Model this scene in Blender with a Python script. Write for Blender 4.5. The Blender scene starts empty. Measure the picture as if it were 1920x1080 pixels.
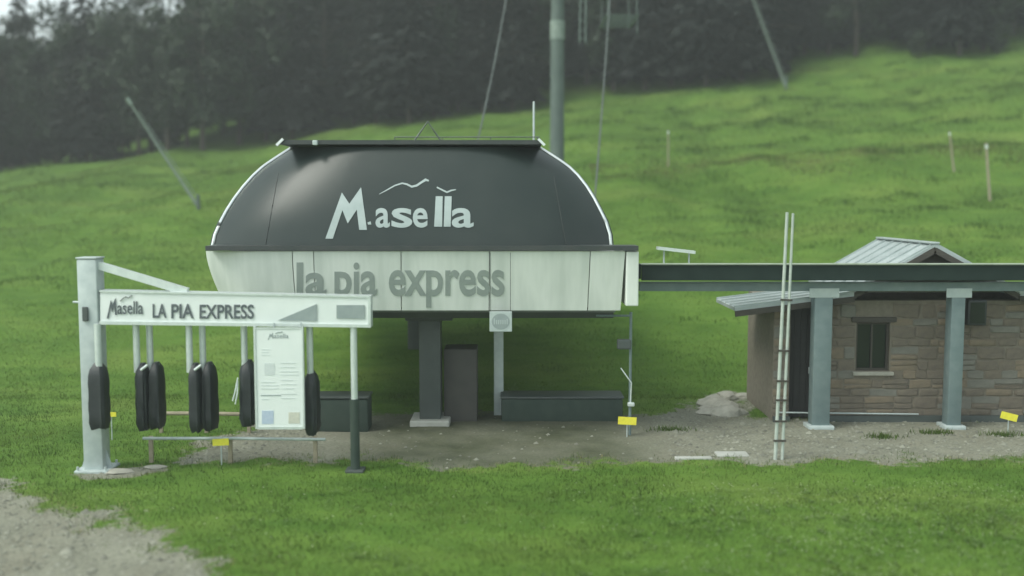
import bpy, math, random
import numpy as np
from mathutils import Vector, Matrix

# ---------------------------------------------------------------- camera, sky, sun, exposure
S = bpy.context.scene
COL = S.collection
FPX = 1900.0                 # focal length in pixels of the 1920 px wide photograph
HOR = 380.0                  # row of the horizon
CAMH = 4.7
PITCH = math.atan((540.0 - HOR) / FPX)
cam_d = bpy.data.cameras.new('camera')
cam_d.sensor_width = 36.0
cam_d.lens = FPX / 1920.0 * 36.0
cam_d.clip_end = 2000.0
cam_d.dof.use_dof = True
cam_d.dof.focus_distance = 20.5
cam_d.dof.aperture_fstop = 0.24
cam = bpy.data.objects.new('camera', cam_d)
cam.location = (0, 0, CAMH)
cam.rotation_euler = (math.pi / 2 - PITCH, 0, 0)
COL.objects.link(cam)
S.camera = cam

SUN_EL, SUN_AZ = math.radians(52), math.radians(242)      # azimuth clockwise from +Y
W = bpy.data.worlds.new('World'); S.world = W; W.use_nodes = True
wn = W.node_tree.nodes; wl = W.node_tree.links
sky = wn.new('ShaderNodeTexSky'); sky.sky_type = 'NISHITA'; sky.sun_disc = False
sky.sun_elevation = SUN_EL; sky.sun_rotation = SUN_AZ
sky.air_density = 1.0; sky.dust_density = 5.0; sky.ozone_density = 1.0; sky.altitude = 1600
# overcast: the whole sky greyed evenly
hsv = wn.new('ShaderNodeHueSaturation'); hsv.inputs['Saturation'].default_value = 0.30
tnt = wn.new('ShaderNodeMix'); tnt.data_type = 'RGBA'; tnt.blend_type = 'MULTIPLY'; tnt.inputs[0].default_value = 1.0; tnt.inputs[7].default_value = (.94, 1.0, .93, 1)
wl.new(sky.outputs[0], hsv.inputs['Color']); wl.new(hsv.outputs[0], tnt.inputs[6]); wl.new(tnt.outputs[2], wn['Background'].inputs[0])
wn['Background'].inputs[1].default_value = 0.15
sd = bpy.data.lights.new('sun', 'SUN'); sd.energy = 1.4; sd.angle = math.radians(28); sd.color = (1.0, 0.98, 0.88)
sun = bpy.data.objects.new('sun', sd); COL.objects.link(sun)
_d = Vector((math.sin(SUN_AZ) * math.cos(SUN_EL), math.cos(SUN_AZ) * math.cos(SUN_EL), math.sin(SUN_EL)))
sun.rotation_euler = _d.to_track_quat('Z', 'Y').to_euler(); sun.location = (0, 0, 60)
S.render.engine = 'CYCLES'
vs = S.view_settings
vs.view_transform = 'Standard'; vs.look = 'None'; vs.gamma = 1.0; vs.use_curve_mapping = False
vs.exposure = 1.2

rng = np.random.default_rng(7)
random.seed(7)

# ---------------------------------------------------------------- pixel -> place
SP, CP = math.sin(PITCH), math.cos(PITCH)
def ray(px, py):
    a = (px - 960.0) / FPX; b = (540.0 - py) / FPX
    return Vector((a, CP + b * SP, -SP + b * CP))
def P(px, py, Y):
    d = ray(px, py); t = Y / d.y
    return Vector((d.x * t, Y, CAMH + d.z * t))
def G(px, py):
    d = ray(px, py); t = -CAMH / d.z
    return Vector((d.x * t, d.y * t, 0.0))

# ---------------------------------------------------------------- terrain function
def sstep(a, b, x):
    t = np.clip((x - a) / (b - a), 0, 1); return t * t * (3 - 2 * t)
_wv = [(rng.uniform(0.15, 0.9), rng.uniform(0, 6.28), rng.uniform(0, 6.28)) for _ in range(14)]
def wob(x, y):
    s = 0.0
    for k, a, p in _wv: s = s + np.sin(k * (x * math.cos(a) + y * math.sin(a)) + p) / (0.5 + 3 * k)
    return s / 5.0
YT = 80.0
def T(x, y):
    x = np.asarray(x, float); y = np.asarray(y, float)
    s = np.clip(0.230 + 0.0025 * x, 0.10, 0.42)
    d = np.maximum(np.minimum(y, YT) - 24.0, 0)
    z = s * (d - 3 * (1 - np.exp(-d / 3)))
    ang = x / np.maximum(y, 1)
    s2 = 0.13 + 0.26 * sstep(-0.37, -0.2, ang) + 0.06 * sstep(0, .4, ang)
    z = z + s2 * np.maximum(y - YT, 0)
    z = z + wob(x, y) * (0.03 + 0.55 * sstep(26, 45, y)) + wob(x * 3.7 + 9, y * 3.7) * .22 * sstep(27, 40, y)
    # a levelled track that crosses the right part of the meadow
    yc = 52 - 0.05 * x
    z = z + 0.55 * sstep(4, 14, x) * np.exp(-((y - yc) / 3.0) ** 2)
    # a slight fall towards the camera
    z = z - 0.02 * np.maximum(14 - y, 0)
    return z
def TG(px, py, y0=10, y1=180):
    d = ray(px, py); yy = np.linspace(y0, y1, 6000); t = yy / d.y
    h = CAMH + d.z * t - T(d.x * t, yy)
    i = int(np.argmax(h < 0)); Y = yy[i]; x = d.x * Y / d.y
    return Vector((x, Y, float(T(x, Y))))

# ---------------------------------------------------------------- materials
def mat(name, c1, c2=None, scale=6.0, rough=0.6, metal=0.0, bump=0.0, bscale=None, detail=4, stretch=(1, 1, 1), spec=0.5, island=0.0, trans=0.0):
    m = bpy.data.materials.new(name); m.use_nodes = True
    nt = m.node_tree; N = nt.nodes; L = nt.links; b = N['Principled BSDF']
    c2 = c2 or tuple(min(1, v * 0.82) for v in c1)
    tc = N.new('ShaderNodeTexCoord'); mp = N.new('ShaderNodeMapping'); mp.inputs['Scale'].default_value = stretch
    L.new(tc.outputs['Object'], mp.inputs[0])
    no = N.new('ShaderNodeTexNoise'); no.inputs['Scale'].default_value = scale; no.inputs['Detail'].default_value = detail
    L.new(mp.outputs[0], no.inputs[0])
    rp = N.new('ShaderNodeValToRGB'); rp.color_ramp.elements[0].position = .32; rp.color_ramp.elements[1].position = .68
    rp.color_ramp.elements[0].color = (*c1, 1); rp.color_ramp.elements[1].color = (*c2, 1)
    L.new(no.outputs['Fac'], rp.inputs[0])
    out = rp.outputs[0]
    if island:
        g = N.new('ShaderNodeNewGeometry'); hs = N.new('ShaderNodeHueSaturation')
        mr = N.new('ShaderNodeMapRange'); mr.inputs['To Min'].default_value = 1 - island; mr.inputs['To Max'].default_value = 1 + island
        L.new(g.outputs['Random Per Island'], mr.inputs[0]); L.new(mr.outputs[0], hs.inputs['Value']); L.new(out, hs.inputs['Color'])
        out = hs.outputs[0]
    L.new(out, b.inputs['Base Color'])
    b.inputs['Roughness'].default_value = rough; b.inputs['Metallic'].default_value = metal
    b.inputs['Specular IOR Level'].default_value = spec
    if trans:
        tr = N.new('ShaderNodeBsdfTranslucent'); L.new(out, tr.inputs[0]); mx = N.new('ShaderNodeMixShader'); mx.inputs[0].default_value = trans
        L.new(b.outputs[0], mx.inputs[1]); L.new(tr.outputs[0], mx.inputs[2]); L.new(mx.outputs[0], N['Material Output'].inputs[0])
    if bump:
        n2 = N.new('ShaderNodeTexNoise'); n2.inputs['Scale'].default_value = bscale or scale * 5; n2.inputs['Detail'].default_value = 5
        L.new(mp.outputs[0], n2.inputs[0]); bp = N.new('ShaderNodeBump'); bp.inputs['Strength'].default_value = bump; bp.inputs['Distance'].default_value = 0.02
        L.new(n2.outputs['Fac'], bp.inputs['Height']); L.new(bp.outputs[0], b.inputs['Normal'])
    return m

M = {}
M['shell'] = mat('anthracite_paint', (.022, .032, .031), (.030, .040, .038), 1.2, .33, 0, .03, 2.5, spec=.32)
M['cap'] = mat('dark_cap_metal', (.03, .04, .04), (.045, .05, .05), 3, .5)
M['trim'] = mat('aluminium_trim', (.72, .75, .74), (.6, .64, .63), 4, .3, .85)
M['white'] = mat('white_panel_paint', (.70, .735, .695), (.54, .585, .545), 2.2, .45, 0, .03, 12, stretch=(1.6, 1, .22))
M['signwhite'] = mat('white_sign_sheet', (.74, .79, .77), (.68, .735, .72), 2, .35)
M['letterwhite'] = mat('white_lettering', (.36, .42, .42), (.30, .36, .36), 4, .45)
M['lettergrey'] = mat('grey_lettering', (.24, .28, .265), (.28, .32, .30), 3, .5)
M['letterdark'] = mat('dark_lettering', (.07, .09, .10), (.11, .13, .14), 6, .5)
M['greyprint'] = mat('grey_print', (.24, .29, .29), (.29, .34, .34), 6, .5)
M['paleprint'] = mat('pale_print', (.52, .58, .58), (.60, .65, .64), 30, .5)
M['blueprint'] = mat('blue_print', (.36, .45, .58), (.45, .52, .62), 20, .5)
M['beigeprint'] = mat('beige_print', (.48, .49, .42), (.58, .58, .50), 20, .5)
M['galv'] = mat('galvanised_steel', (.38, .44, .44), (.47, .53, .52), 5, .5, .15, .02, 40)
M['tower'] = mat('dull_tower_zinc', (.075, .105, .095), (.10, .135, .12), 2, .65, .1)
M['lance'] = mat('dull_lance_tube', (.17, .22, .19), (.22, .27, .24), 4, .6, .1)
M['galvlight'] = mat('pale_aluminium_tube', (.56, .62, .61), (.64, .70, .68), 9, .38, .4)
M['steelblue'] = mat('blue_grey_post_paint', (.12, .17, .175), (.16, .21, .21), 5, .5, .1)
M['black'] = mat('black_plastic', (.014, .019, .021), (.022, .028, .030), 6, .5, 0, .05, 60)
M['rubber'] = mat('dark_green_rubber', (.026, .045, .036), (.036, .056, .044), 5, .8)
M['darksteel'] = mat('dark_machine_paint', (.055, .068, .066), (.07, .085, .08), 3, .55)
M['brownbox'] = mat('brown_grey_cabinet', (.055, .055, .050), (.07, .068, .062), 3, .7)
M['under'] = mat('shade_grey_underside', (.16, .18, .175), (.20, .22, .21), 2, .7)  # grey holds painted shade for the white skirt seen from below
M['fascia'] = mat('dark_green_fascia', (.012, .024, .021), (.018, .032, .028), 3, .65, spec=.2)
M['roofgrey'] = mat('grey_roof_metal', (.30, .35, .35), (.40, .45, .45), 2, .5, .1)
M['roofpale'] = mat('lichened_roof_felt', (.32, .36, .30), (.24, .29, .22), 3, .8, 0, .2, 20)
M['darkwood'] = mat('dark_weathered_wood', (.045, .042, .036), (.065, .058, .048), 5, .8, 0, .2, 30, stretch=(1, 1, 6))
M['wood'] = mat('pale_weathered_wood', (.25, .22, .16), (.33, .29, .21), 8, .85, 0, .2, 40)
M['polepale'] = mat('pale_pole_paint', (.42, .47, .43), (.35, .40, .36), 7, .7)
M['mortar'] = mat('mortar', (.15, .135, .105), (.19, .17, .135), 9, .95, 0, .3, 40)
M['stoneA'] = mat('brown_stone', (.17, .145, .11), (.12, .105, .085), 6, .9, 0, .4, 30)
M['stoneB'] = mat('grey_stone', (.14, .14, .118), (.18, .175, .15), 6, .9, 0, .4, 30)
M['stoneC'] = mat('ochre_stone', (.21, .17, .12), (.155, .13, .095), 6, .9, 0, .4, 30)
M['rock'] = mat('pale_rock', (.36, .35, .30), (.27, .27, .23), 5, .9, 0, .5, 20)
M['concrete'] = mat('concrete', (.40, .41, .38), (.32, .33, .30), 5, .9, 0, .3, 40)
M['glassdark'] = mat('dark_window_glass', (.012, .015, .016), (.016, .02, .02), 2, .12)
M['doordark'] = mat('dark_door_boards', (.012, .014, .014), (.02, .021, .02), 4, .7)
M['yellow'] = mat('yellow_plate_paint', (.78, .72, .06), (.68, .62, .05), 12, .5)
M['bark'] = mat('bark', (.055, .045, .036), (.08, .065, .05), 6, .9, 0, .4, 20)
M['rope'] = mat('steel_rope', (.09, .11, .10), (.13, .15, .14), 8, .5, .4)
M['needle'] = mat('dark_needles', (.005, .010, .008), (.009, .016, .011), .35, .75, island=.35, trans=.15)
M['leaf'] = mat('broad_leaves', (.011, .024, .010), (.020, .038, .014), .4, .7, island=.35, trans=.2)
M['grass'] = mat('grass_blades', (.104, .150, .034), (.038, .082, .017), .38, .75, spec=.15, detail=6, island=.5, trans=.25)
M['meadow'] = mat('meadow_blades', (.142, .200, .046), (.066, .128, .027), .16, .75, spec=.15, detail=8, island=.3, trans=.25)
M['drygrass'] = mat('dry_grass', (.24, .22, .10), (.17, .18, .07), 1.5, .85, island=.3)
M['worn'] = mat('worn_grass', (.155, .150, .050), (.105, .125, .032), .9, .8, island=.3, trans=.2)
M['tussock'] = mat('tussock_blades', (.045, .098, .018), (.075, .135, .026), .3, .8, spec=.1, island=.3, trans=.2)
M['weed'] = mat('weed_leaves', (.13, .20, .05), (.07, .13, .03), 1.2, .5, island=.4, trans=.25)
M['flower'] = mat('pale_flowers', (.62, .62, .45), (.72, .72, .62), 3, .7)
M['pebble'] = mat('pebbles', (.23, .235, .19), (.16, .165, .13), .8, .9, island=.35)

# ---------------------------------------------------------------- object helpers
def tag(o, label=None, cat=None, group=None, kind=None):
    if label: o['label'] = label
    if cat: o['category'] = cat
    if group: o['group'] = group
    if kind: o['kind'] = kind
    return o
def empty(name, loc=(0, 0, 0), rz=0):
    o = bpy.data.objects.new(name, None); COL.objects.link(o); o.location = loc; o.rotation_euler = (0, 0, rz); o.empty_display_size = .2
    return o
def link(name, me, parent=None, loc=None):
    o = bpy.data.objects.new(name, me); COL.objects.link(o)
    if parent: o.parent = parent
    if loc is not None: o.location = loc
    return o

class MB:
    """collects shapes (world coordinates); build() links them as one mesh."""
    def __init__(s): s.v = []; s.f = []
    def add(s, vs_, fs_):
        n = len(s.v); s.v += [tuple(v) for v in vs_]; s.f += [tuple(i + n for i in f) for f in fs_]; return s
    def box(s, a, b, bev=0.0):
        x0, y0, z0 = (min(a[i], b[i]) for i in range(3)); x1, y1, z1 = (max(a[i], b[i]) for i in range(3))
        if bev <= 0:
            return s.add([(x, y, z) for z in (z0, z1) for x, y in ((x0, y0), (x1, y0), (x1, y1), (x0, y1))],
                         [(3, 2, 1, 0), (4, 5, 6, 7), (0, 1, 5, 4), (1, 2, 6, 5), (2, 3, 7, 6), (3, 0, 4, 7)])
        c = ((x0 + x1) / 2, (y0 + y1) / 2); hx, hy = (x1 - x0) / 2, (y1 - y0) / 2; b_ = min(bev, hx * .9, hy * .9, (z1 - z0) * .45)
        def ring(i, z):
            r = []
            for sx, sy, k in ((1, 1, 0), (-1, 1, 1), (-1, -1, 2), (1, -1, 3)):
                for j in range(3):
                    an = (k + j / 2) * math.pi / 2
                    r.append((c[0] + sx * (hx - b_) + math.cos(an) * (b_ - i), c[1] + sy * (hy - b_) + math.sin(an) * (b_ - i), z))
            return r
        rs = [ring(b_ * .9, z0), ring(b_ * .25, z0 + b_ * .3), ring(0, z0 + b_), ring(0, z1 - b_), ring(b_ * .25, z1 - b_ * .3), ring(b_ * .9, z1)]
        return s.rings(rs)
    def rings(s, rs, cap=True):
        n = len(rs[0]); vs_ = [p for r in rs for p in r]; fs_ = []
        for k in range(len(rs) - 1):
            for i in range(n):
                j = (i + 1) % n
                fs_.append((k * n + i, k * n + j, (k + 1) * n + j, (k + 1) * n + i))
        if cap: fs_ += [tuple(range(n))[::-1], tuple((len(rs) - 1) * n + i for i in range(n))]
        return s.add(vs_, fs_)
    def tube(s, pts, r, n=10, taper=None):
        pts = [Vector(p) for p in pts]; rs = []
        for i, p in enumerate(pts):
            t = (pts[min(i + 1, len(pts) - 1)] - pts[max(i - 1, 0)]).normalized()
            a = t.cross(Vector((0, 0, 1)) if abs(t.z) < .9 else Vector((1, 0, 0))).normalized(); b = t.cross(a)
            q = r if taper is None else r + (taper - r) * i / (len(pts) - 1)
            rs.append([p + (a * math.cos(k * 2 * math.pi / n) + b * math.sin(k * 2 * math.pi / n)) * q for k in range(n)])
        return s.rings(rs)
    def bar(s, a, b, w, h):
        """rectangular bar from a to b"""
        a = Vector(a); b = Vector(b); t = (b - a).normalized()
        u = t.cross(Vector((0, 0, 1)) if abs(t.z) < .95 else Vector((0, 1, 0))).normalized() * (w / 2); v = u.cross(t).normalized() * (h / 2)
        return s.rings([[p + u + v, p - u + v, p - u - v, p + u - v] for p in (a, b)])
    def patch(s, fn, us, vs2, thick):
        """grid fn(u,v)->Vector; closed slab, thick behind along +Y"""
        A = [[fn(u, v) for u in us] for v in vs2]; nu, nv = len(us), len(vs2)
        fr = [p for r in A for p in r]; bk = [p + Vector((0, thick, 0)) for p in fr]; o = nu * nv; f = []
        for j in range(nv - 1):
            for i in range(nu - 1):
                q = (j * nu + i, j * nu + i + 1, (j + 1) * nu + i + 1, (j + 1) * nu + i)
                f.append(q); f.append(tuple(o + k for k in q[::-1]))
        edge = [i for i in range(nu)] + [j * nu + nu - 1 for j in range(1, nv)] + [(nv - 1) * nu + i for i in range(nu - 2, -1, -1)] + [j * nu for j in range(nv - 2, 0, -1)]
        for k in range(len(edge)):
            a, b = edge[k], edge[(k + 1) % len(edge)]; f.append((b, a, a + o, b + o))
        return s.add(fr + bk, f)
    def build(s, name, m, parent=None, smooth=False, origin=None):
        """vertices are given in world coordinates; they are moved under the parent's location"""
        me = bpy.data.meshes.new(name)
        off = Vector((0, 0, 0))
        q = parent
        while q is not None: off += q.location; q = q.parent
        if origin is None:
            a = np.array(s.v); lo = a.min(0); hi = a.max(0); origin = ((lo[0] + hi[0]) / 2, (lo[1] + hi[1]) / 2, lo[2])
        origin = Vector(origin)
        me.from_pydata([tuple(Vector(v) - origin) for v in s.v], [], s.f); me.update()
        import bmesh
        bm = bmesh.new(); bm.from_mesh(me); bmesh.ops.recalc_face_normals(bm, faces=bm.faces); bm.to_mesh(me); bm.free()
        me.materials.append(m)
        if smooth:
            me.polygons.foreach_set('use_smooth', [True] * len(me.polygons))
            try: me.set_sharp_from_angle(angle=math.radians(38))
            except Exception: pass
        return link(name, me, parent, origin - off)

def np_mesh(name, V, F, m, n):
    """V (k,3), F (j,n)"""
    me = bpy.data.meshes.new(name); V = np.asarray(V, np.float32); F = np.asarray(F, np.int32)
    me.vertices.add(len(V)); me.vertices.foreach_set('co', V.ravel())
    me.loops.add(F.size); me.loops.foreach_set('vertex_index', F.ravel())
    me.polygons.add(len(F)); me.polygons.foreach_set('loop_start', np.arange(0, F.size, n, dtype=np.int32))
    me.update(calc_edges=True)
    if m: me.materials.append(m)
    return me

def text_shape(txt, bold=0.0, shear=0.0):
    """flat outline of a word as (verts Nx2 in 0..1 box, faces)"""
    cu = bpy.data.curves.new('t', 'FONT'); cu.body = txt; cu.offset = bold; cu.shear = shear; cu.resolution_u = 4
    cu.fill_mode = 'FRONT'
    o = bpy.data.objects.new('t', cu); COL.objects.link(o)
    dg = bpy.context.evaluated_depsgraph_get(); dg.update()
    me = bpy.data.meshes.new_from_object(o.evaluated_get(dg))
    v = np.array([x.co[:2] for x in me.vertices]); f = [tuple(p.vertices) for p in me.polygons]
    bpy.data.objects.remove(o); bpy.data.curves.remove(cu); bpy.data.meshes.remove(me)
    lo = v.min(0); hi = v.max(0)
    return (v - lo) / (hi - lo), f
def print_on(parent, name, m, verts_px, faces, surf, proud=.012):
    """raised print: pixel outline laid on a surface; surf(px,py,d)->point lying d in front of it"""
    # the outline is cut into narrow strips first, so that it can follow a curved surface
    import bmesh
    bm = bmesh.new(); vv = [bm.verts.new((x, y, 0)) for x, y in verts_px]
    for f in faces:
        try: bm.faces.new([vv[i] for i in f])
        except ValueError: pass
    ys_ = [p[1] for p in verts_px]; yy = min(ys_) + 7.3
    while yy < max(ys_):
        bmesh.ops.bisect_plane(bm, geom=bm.verts[:] + bm.edges[:] + bm.faces[:], plane_co=(0, yy, 0), plane_no=(0, 1, 0), dist=1e-4); yy += 7.3
    bm.verts.index_update(); verts_px = [(v.co.x, v.co.y) for v in bm.verts]; faces = [tuple(v.index for v in f.verts) for f in bm.faces]; bm.free()
    mb = MB(); fr = [surf(x, y, proud) for x, y in verts_px]; bk = [surf(x, y, -.004) for x, y in verts_px]
    n = len(fr); mb.add(fr + bk, list(faces))
    cnt = {}
    for f in faces:
        for i in range(len(f)):
            a, b = f[i], f[(i + 1) % len(f)]; cnt[(a, b)] = 1
    for (a, b) in cnt:
        if (b, a) not in cnt: mb.f.append((a, b, b + n, a + n))
    return mb.build(name, m, parent)
def word(parent, name, m, txt, x0, y0, x1, y1, surf, bold=0.0, shear=0.0, proud=.012):
    v, f = text_shape(txt, bold, shear)
    return print_on(parent, name, m, [(x0 + a * (x1 - x0), y1 + b * (y0 - y1)) for a, b in v], f, surf, proud)

# ---------------------------------------------------------------- ground
def inpoly(x, y, poly):
    """signed distance-like: >0 inside"""
    ins = np.zeros(x.shape, bool); dist = np.full(x.shape, 1e9); n = len(poly)
    for i in range(n):
        ax, ay = poly[i]; bx, by = poly[(i + 1) % n]
        c = ((ay > y) != (by > y)) & (x < (bx - ax) * (y - ay) / ((by - ay) if by != ay else 1e-9) + ax); ins ^= c
        ex, ey = bx - ax, by - ay; t = np.clip(((x - ax) * ex + (y - ay) * ey) / (ex * ex + ey * ey + 1e-12), 0, 1)
        dist = np.minimum(dist, np.hypot(x - ax - t * ex, y - ay - t * ey))
    return np.where(ins, dist, -dist)
yard_px = [(330, 868), (352, 850), (420, 815), (480, 797), (560, 783), (700, 772), (1000, 768), (1200, 778), (1290, 764), (1345, 740), (1405, 738), (1412, 782),
           (2300, 782), (2300, 858), (1850, 862), (1700, 866), (1450, 869), (1250, 864), (1100, 866), (900, 876), (760, 868), (640, 858), (500, 866), (400, 864)]
road_px = [(-500, 905), (0, 903), (60, 936), (180, 958), (290, 1010), (400, 1052), (480, 1090), (560, 1200), (-500, 1200)]
foot_px = [(140, 890), (230, 878), (320, 872), (310, 884), (230, 897), (150, 898)]
YARD = [tuple(G(*p)[:2]) for p in yard_px]; ROAD = [tuple(G(*p)[:2]) for p in road_px]; FOOT = [tuple(G(*p)[:2]) for p in foot_px]
def fine(x, y):
    return (np.sin(3.1 * x + 1.7 * y) + np.sin(-2.3 * x + 4.1 * y + 1) + .7 * np.sin(7.9 * x - 3 * y + 2) + .6 * np.sin(5 * x + 9.7 * y) + .4 * np.sin(14 * x + 6 * y + 1.3)) / 3.7
def gravel(x, y):
    n = fine(x, y)
    a = np.maximum(inpoly(x, y, YARD) / .7 + .75 * n, inpoly(x, y, FOOT) / .25 + .6 * n)
    a = np.maximum(a, inpoly(x, y, ROAD) / .75 + .8 * n)
    return np.clip(.5 + .5 * a, 0, 1)

gx = np.unique(np.concatenate([np.arange(-240, -30, 6), np.arange(-30, -16, 1.0), np.arange(-16, 18, .14), np.arange(18, 34, 1.0), np.arange(34, 246, 6)]))
gy = np.unique(np.concatenate([np.arange(-60, 8, 4), np.arange(8, 27, .12), np.arange(27, 84, .8), np.arange(84, 320, 5)]))
XX, YY = np.meshgrid(gx, gy); ZZ = T(XX, YY)
gv = gravel(XX.ravel(), YY.ravel())
ZZ = ZZ.ravel() - .012 * gv + .012 * fine(XX.ravel() * 2.3, YY.ravel() * 2.3) * (YY.ravel() < 27)
nx, ny = len(gx), len(gy)
ii = (np.arange(ny - 1)[:, None] * nx + np.arange(nx - 1)[None]).ravel()
me = np_mesh('ground', np.stack([XX.ravel(), YY.ravel(), ZZ], 1), np.stack([ii, ii + 1, ii + nx + 1, ii + nx], 1), None, 4)
me.polygons.foreach_set('use_smooth', [True] * len(me.polygons))
at = me.attributes.new('gravel', 'FLOAT', 'POINT'); at.data.foreach_set('value', gv.astype(np.float32))
_xe = XX.ravel(); _ye = YY.ravel()
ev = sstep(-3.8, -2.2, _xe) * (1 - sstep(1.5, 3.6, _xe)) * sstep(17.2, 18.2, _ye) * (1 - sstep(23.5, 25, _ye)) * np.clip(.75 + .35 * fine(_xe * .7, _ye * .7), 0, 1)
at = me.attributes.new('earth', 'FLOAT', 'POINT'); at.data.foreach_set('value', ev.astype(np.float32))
gm = bpy.data.materials.new('ground_grass_and_gravel'); gm.use_nodes = True
N = gm.node_tree.nodes; L = gm.node_tree.links; bs = N['Principled BSDF']; bs.inputs['Roughness'].default_value = .95; bs.inputs['Specular IOR Level'].default_value = .15
def nz(scale, det=6, st=None):
    n = N.new('ShaderNodeTexNoise'); n.inputs['Scale'].default_value = scale; n.inputs['Detail'].default_value = det
    tc = N.new('ShaderNodeTexCoord')
    if st:
        mp = N.new('ShaderNodeMapping'); mp.inputs['Scale'].default_value = st; L.new(tc.outputs['Object'], mp.inputs[0]); L.new(mp.outputs[0], n.inputs[0])
    else: L.new(tc.outputs['Object'], n.inputs[0])
    return n.outputs['Fac']
def ramp(fac, stops):
    r = N.new('ShaderNodeValToRGB'); e = r.color_ramp.elements
    while len(e) < len(stops): e.new(.5)
    for q, (p, c) in zip(e, stops): q.position = p; q.color = (*c, 1)
    L.new(fac, r.inputs[0]); return r.outputs[0]
def mixc(a, b, fac, mode='MIX'):
    m = N.new('ShaderNodeMix'); m.data_type = 'RGBA'; m.blend_type = mode
    if isinstance(fac, float): m.inputs[0].default_value = fac
    else: L.new(fac, m.inputs[0])
    L.new(a, m.inputs[6]); L.new(b, m.inputs[7]); return m.outputs[2]
g1 = ramp(nz(.16, 8, (1, 2.2, 1)), [(.3, (.045, .105, .014)), (.5, (.082, .165, .024)), (.7, (.140, .200, .042))])
g2 = ramp(nz(1.1, 8, (.7, 1.6, 1)), [(.3, (.042, .095, .013)), (.7, (.135, .215, .040))])
gg = mixc(g1, g2, .45)
r1 = ramp(nz(1.3, 6), [(.3, (.165, .168, .128)), (.7, (.255, .258, .20))])
r2 = ramp(nz(22, 3), [(.3, (.105, .110, .083)), (.7, (.285, .290, .235))])
rr = mixc(r1, r2, .45)
e1 = ramp(nz(.8, 5), [(.45, (0, 0, 0)), (.74, (.4, .4, .4))])
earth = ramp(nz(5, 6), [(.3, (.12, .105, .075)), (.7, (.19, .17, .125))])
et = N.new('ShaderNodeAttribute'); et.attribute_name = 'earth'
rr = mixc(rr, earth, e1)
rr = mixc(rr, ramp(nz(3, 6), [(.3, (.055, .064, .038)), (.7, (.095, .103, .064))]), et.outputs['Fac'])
an = N.new('ShaderNodeAttribute'); an.attribute_name = 'gravel'
ad = N.new('ShaderNodeMath'); ad.operation = 'ADD'; L.new(an.outputs['Fac'], ad.inputs[0])
sb = N.new('ShaderNodeMath'); sb.operation = 'MULTIPLY_ADD'; L.new(nz(6, 8), sb.inputs[0]); sb.inputs[1].default_value = .9; sb.inputs[2].default_value = -.45; L.new(sb.outputs[0], ad.inputs[1])
fa = ramp(ad.outputs[0], [(.42, (0, 0, 0)), (.6, (1, 1, 1))])
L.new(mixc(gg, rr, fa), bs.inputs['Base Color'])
bp = N.new('ShaderNodeBump'); bp.inputs['Strength'].default_value = .6; bp.inputs['Distance'].default_value = .05; L.new(nz(9, 8), bp.inputs['Height']); L.new(bp.outputs[0], bs.inputs['Normal'])
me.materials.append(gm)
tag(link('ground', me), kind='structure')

# grass blades: short turf near the camera, longer meadow grass on the slope
def blades(name, x, y, h, w, m, label, lean=.5):
    n = len(x); z = T(x, y) - .012
    a = rng.uniform(0, 6.28, n); la = rng.uniform(0, 6.28, n); ln = h * rng.uniform(.1, lean, n)
    c = np.stack([x, y, z], 1); d = np.stack([np.cos(a), np.sin(a), 0 * a], 1) * (w / 2)[:, None]
    tip = c + np.stack([np.cos(la) * ln, np.sin(la) * ln, h], 1)
    V = np.stack([c - d, c + d, tip], 1).reshape(-1, 3)
    me = np_mesh(name, V, np.arange(3 * n).reshape(-1, 3), m, 3)
    return tag(link(name, me), label, 'grass', kind='stuff')
def scatter(n, y0, y1, k=.54, p=1.0):
    y = y0 + (y1 - y0) * rng.random(n) ** p; x = (rng.random(n) * 2 - 1) * (k * y + 1.0); return x, y
x, y = scatter(230000, 10.8, 24.5)
g = gravel(x, y); keep = (rng.random(len(x)) > g * 1.25 - .08) & (rng.random(len(x)) < .55 + .45 * (wob(x * 4, y * 4) + .5)); x, y = x[keep], y[keep]
h = rng.uniform(.03, .085, len(x)) * (1 + .5 * fine(x * .6, y * .6)); blades('lawn_grass', x, y, h, rng.uniform(.006, .014, len(x)), M['grass'], 'short green turf in front of the lift station', .8)
x, y = scatter(320000, 24, 82, .56, 1.35); keep = gravel(x, y) < .4; x, y = x[keep], y[keep]
nf = np.clip(y / 55, .4, 1.1); h = rng.uniform(.05, .16, len(x)) * (1 + .6 * wob(x * 3, y * 3)) * nf; blades('meadow_grass', x, y, h, rng.uniform(.02, .05, len(x)) * nf, M['meadow'], 'longer green grass on the meadow slope', .9)
# dry stalks where the turf thins out towards the road, and a few weeds in the yard
x, y = scatter(60000, 10.8, 22); g = gravel(x, y); keep = (g > .25) & (g < .62); x, y = x[keep], y[keep]
blades('dry_grass', x, y, rng.uniform(.02, .07, len(x)), rng.uniform(.006, .014, len(x)), M['drygrass'], 'dry straw-coloured grass along the gravel edges', 1.2)
x, y = scatter(90000, 10.8, 15.5); pm = np.maximum.reduce([np.exp(-(((x - a_) / sx) ** 2 + ((y - b_) / sy) ** 2)) for a_, b_, sx, sy in ((1.4, 11.7, 1.3, .5), (-.9, 11.4, .9, .35), (3.2, 11.2, .8, .3), (-2.6, 11.9, .5, .5), (-3.6, 13.1, .7, .35))]) + .35 * fine(x * 1.5, y * 1.5)
keep = (rng.random(len(x)) < pm * .5) & (gravel(x, y) < .4); x, y = x[keep], y[keep]
blades('worn_turf', x, y, rng.uniform(.025, .075, len(x)), rng.uniform(.006, .014, len(x)), M['worn'], 'worn olive brown patches in the front turf', .9)
nt_ = 900; tx, ty = scatter(nt_, 26, 76, .55, 1.1); kp = rng.random(nt_) < .12 + .88 * sstep(0, 14, tx); tx, ty = tx[kp], ty[kp]
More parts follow.
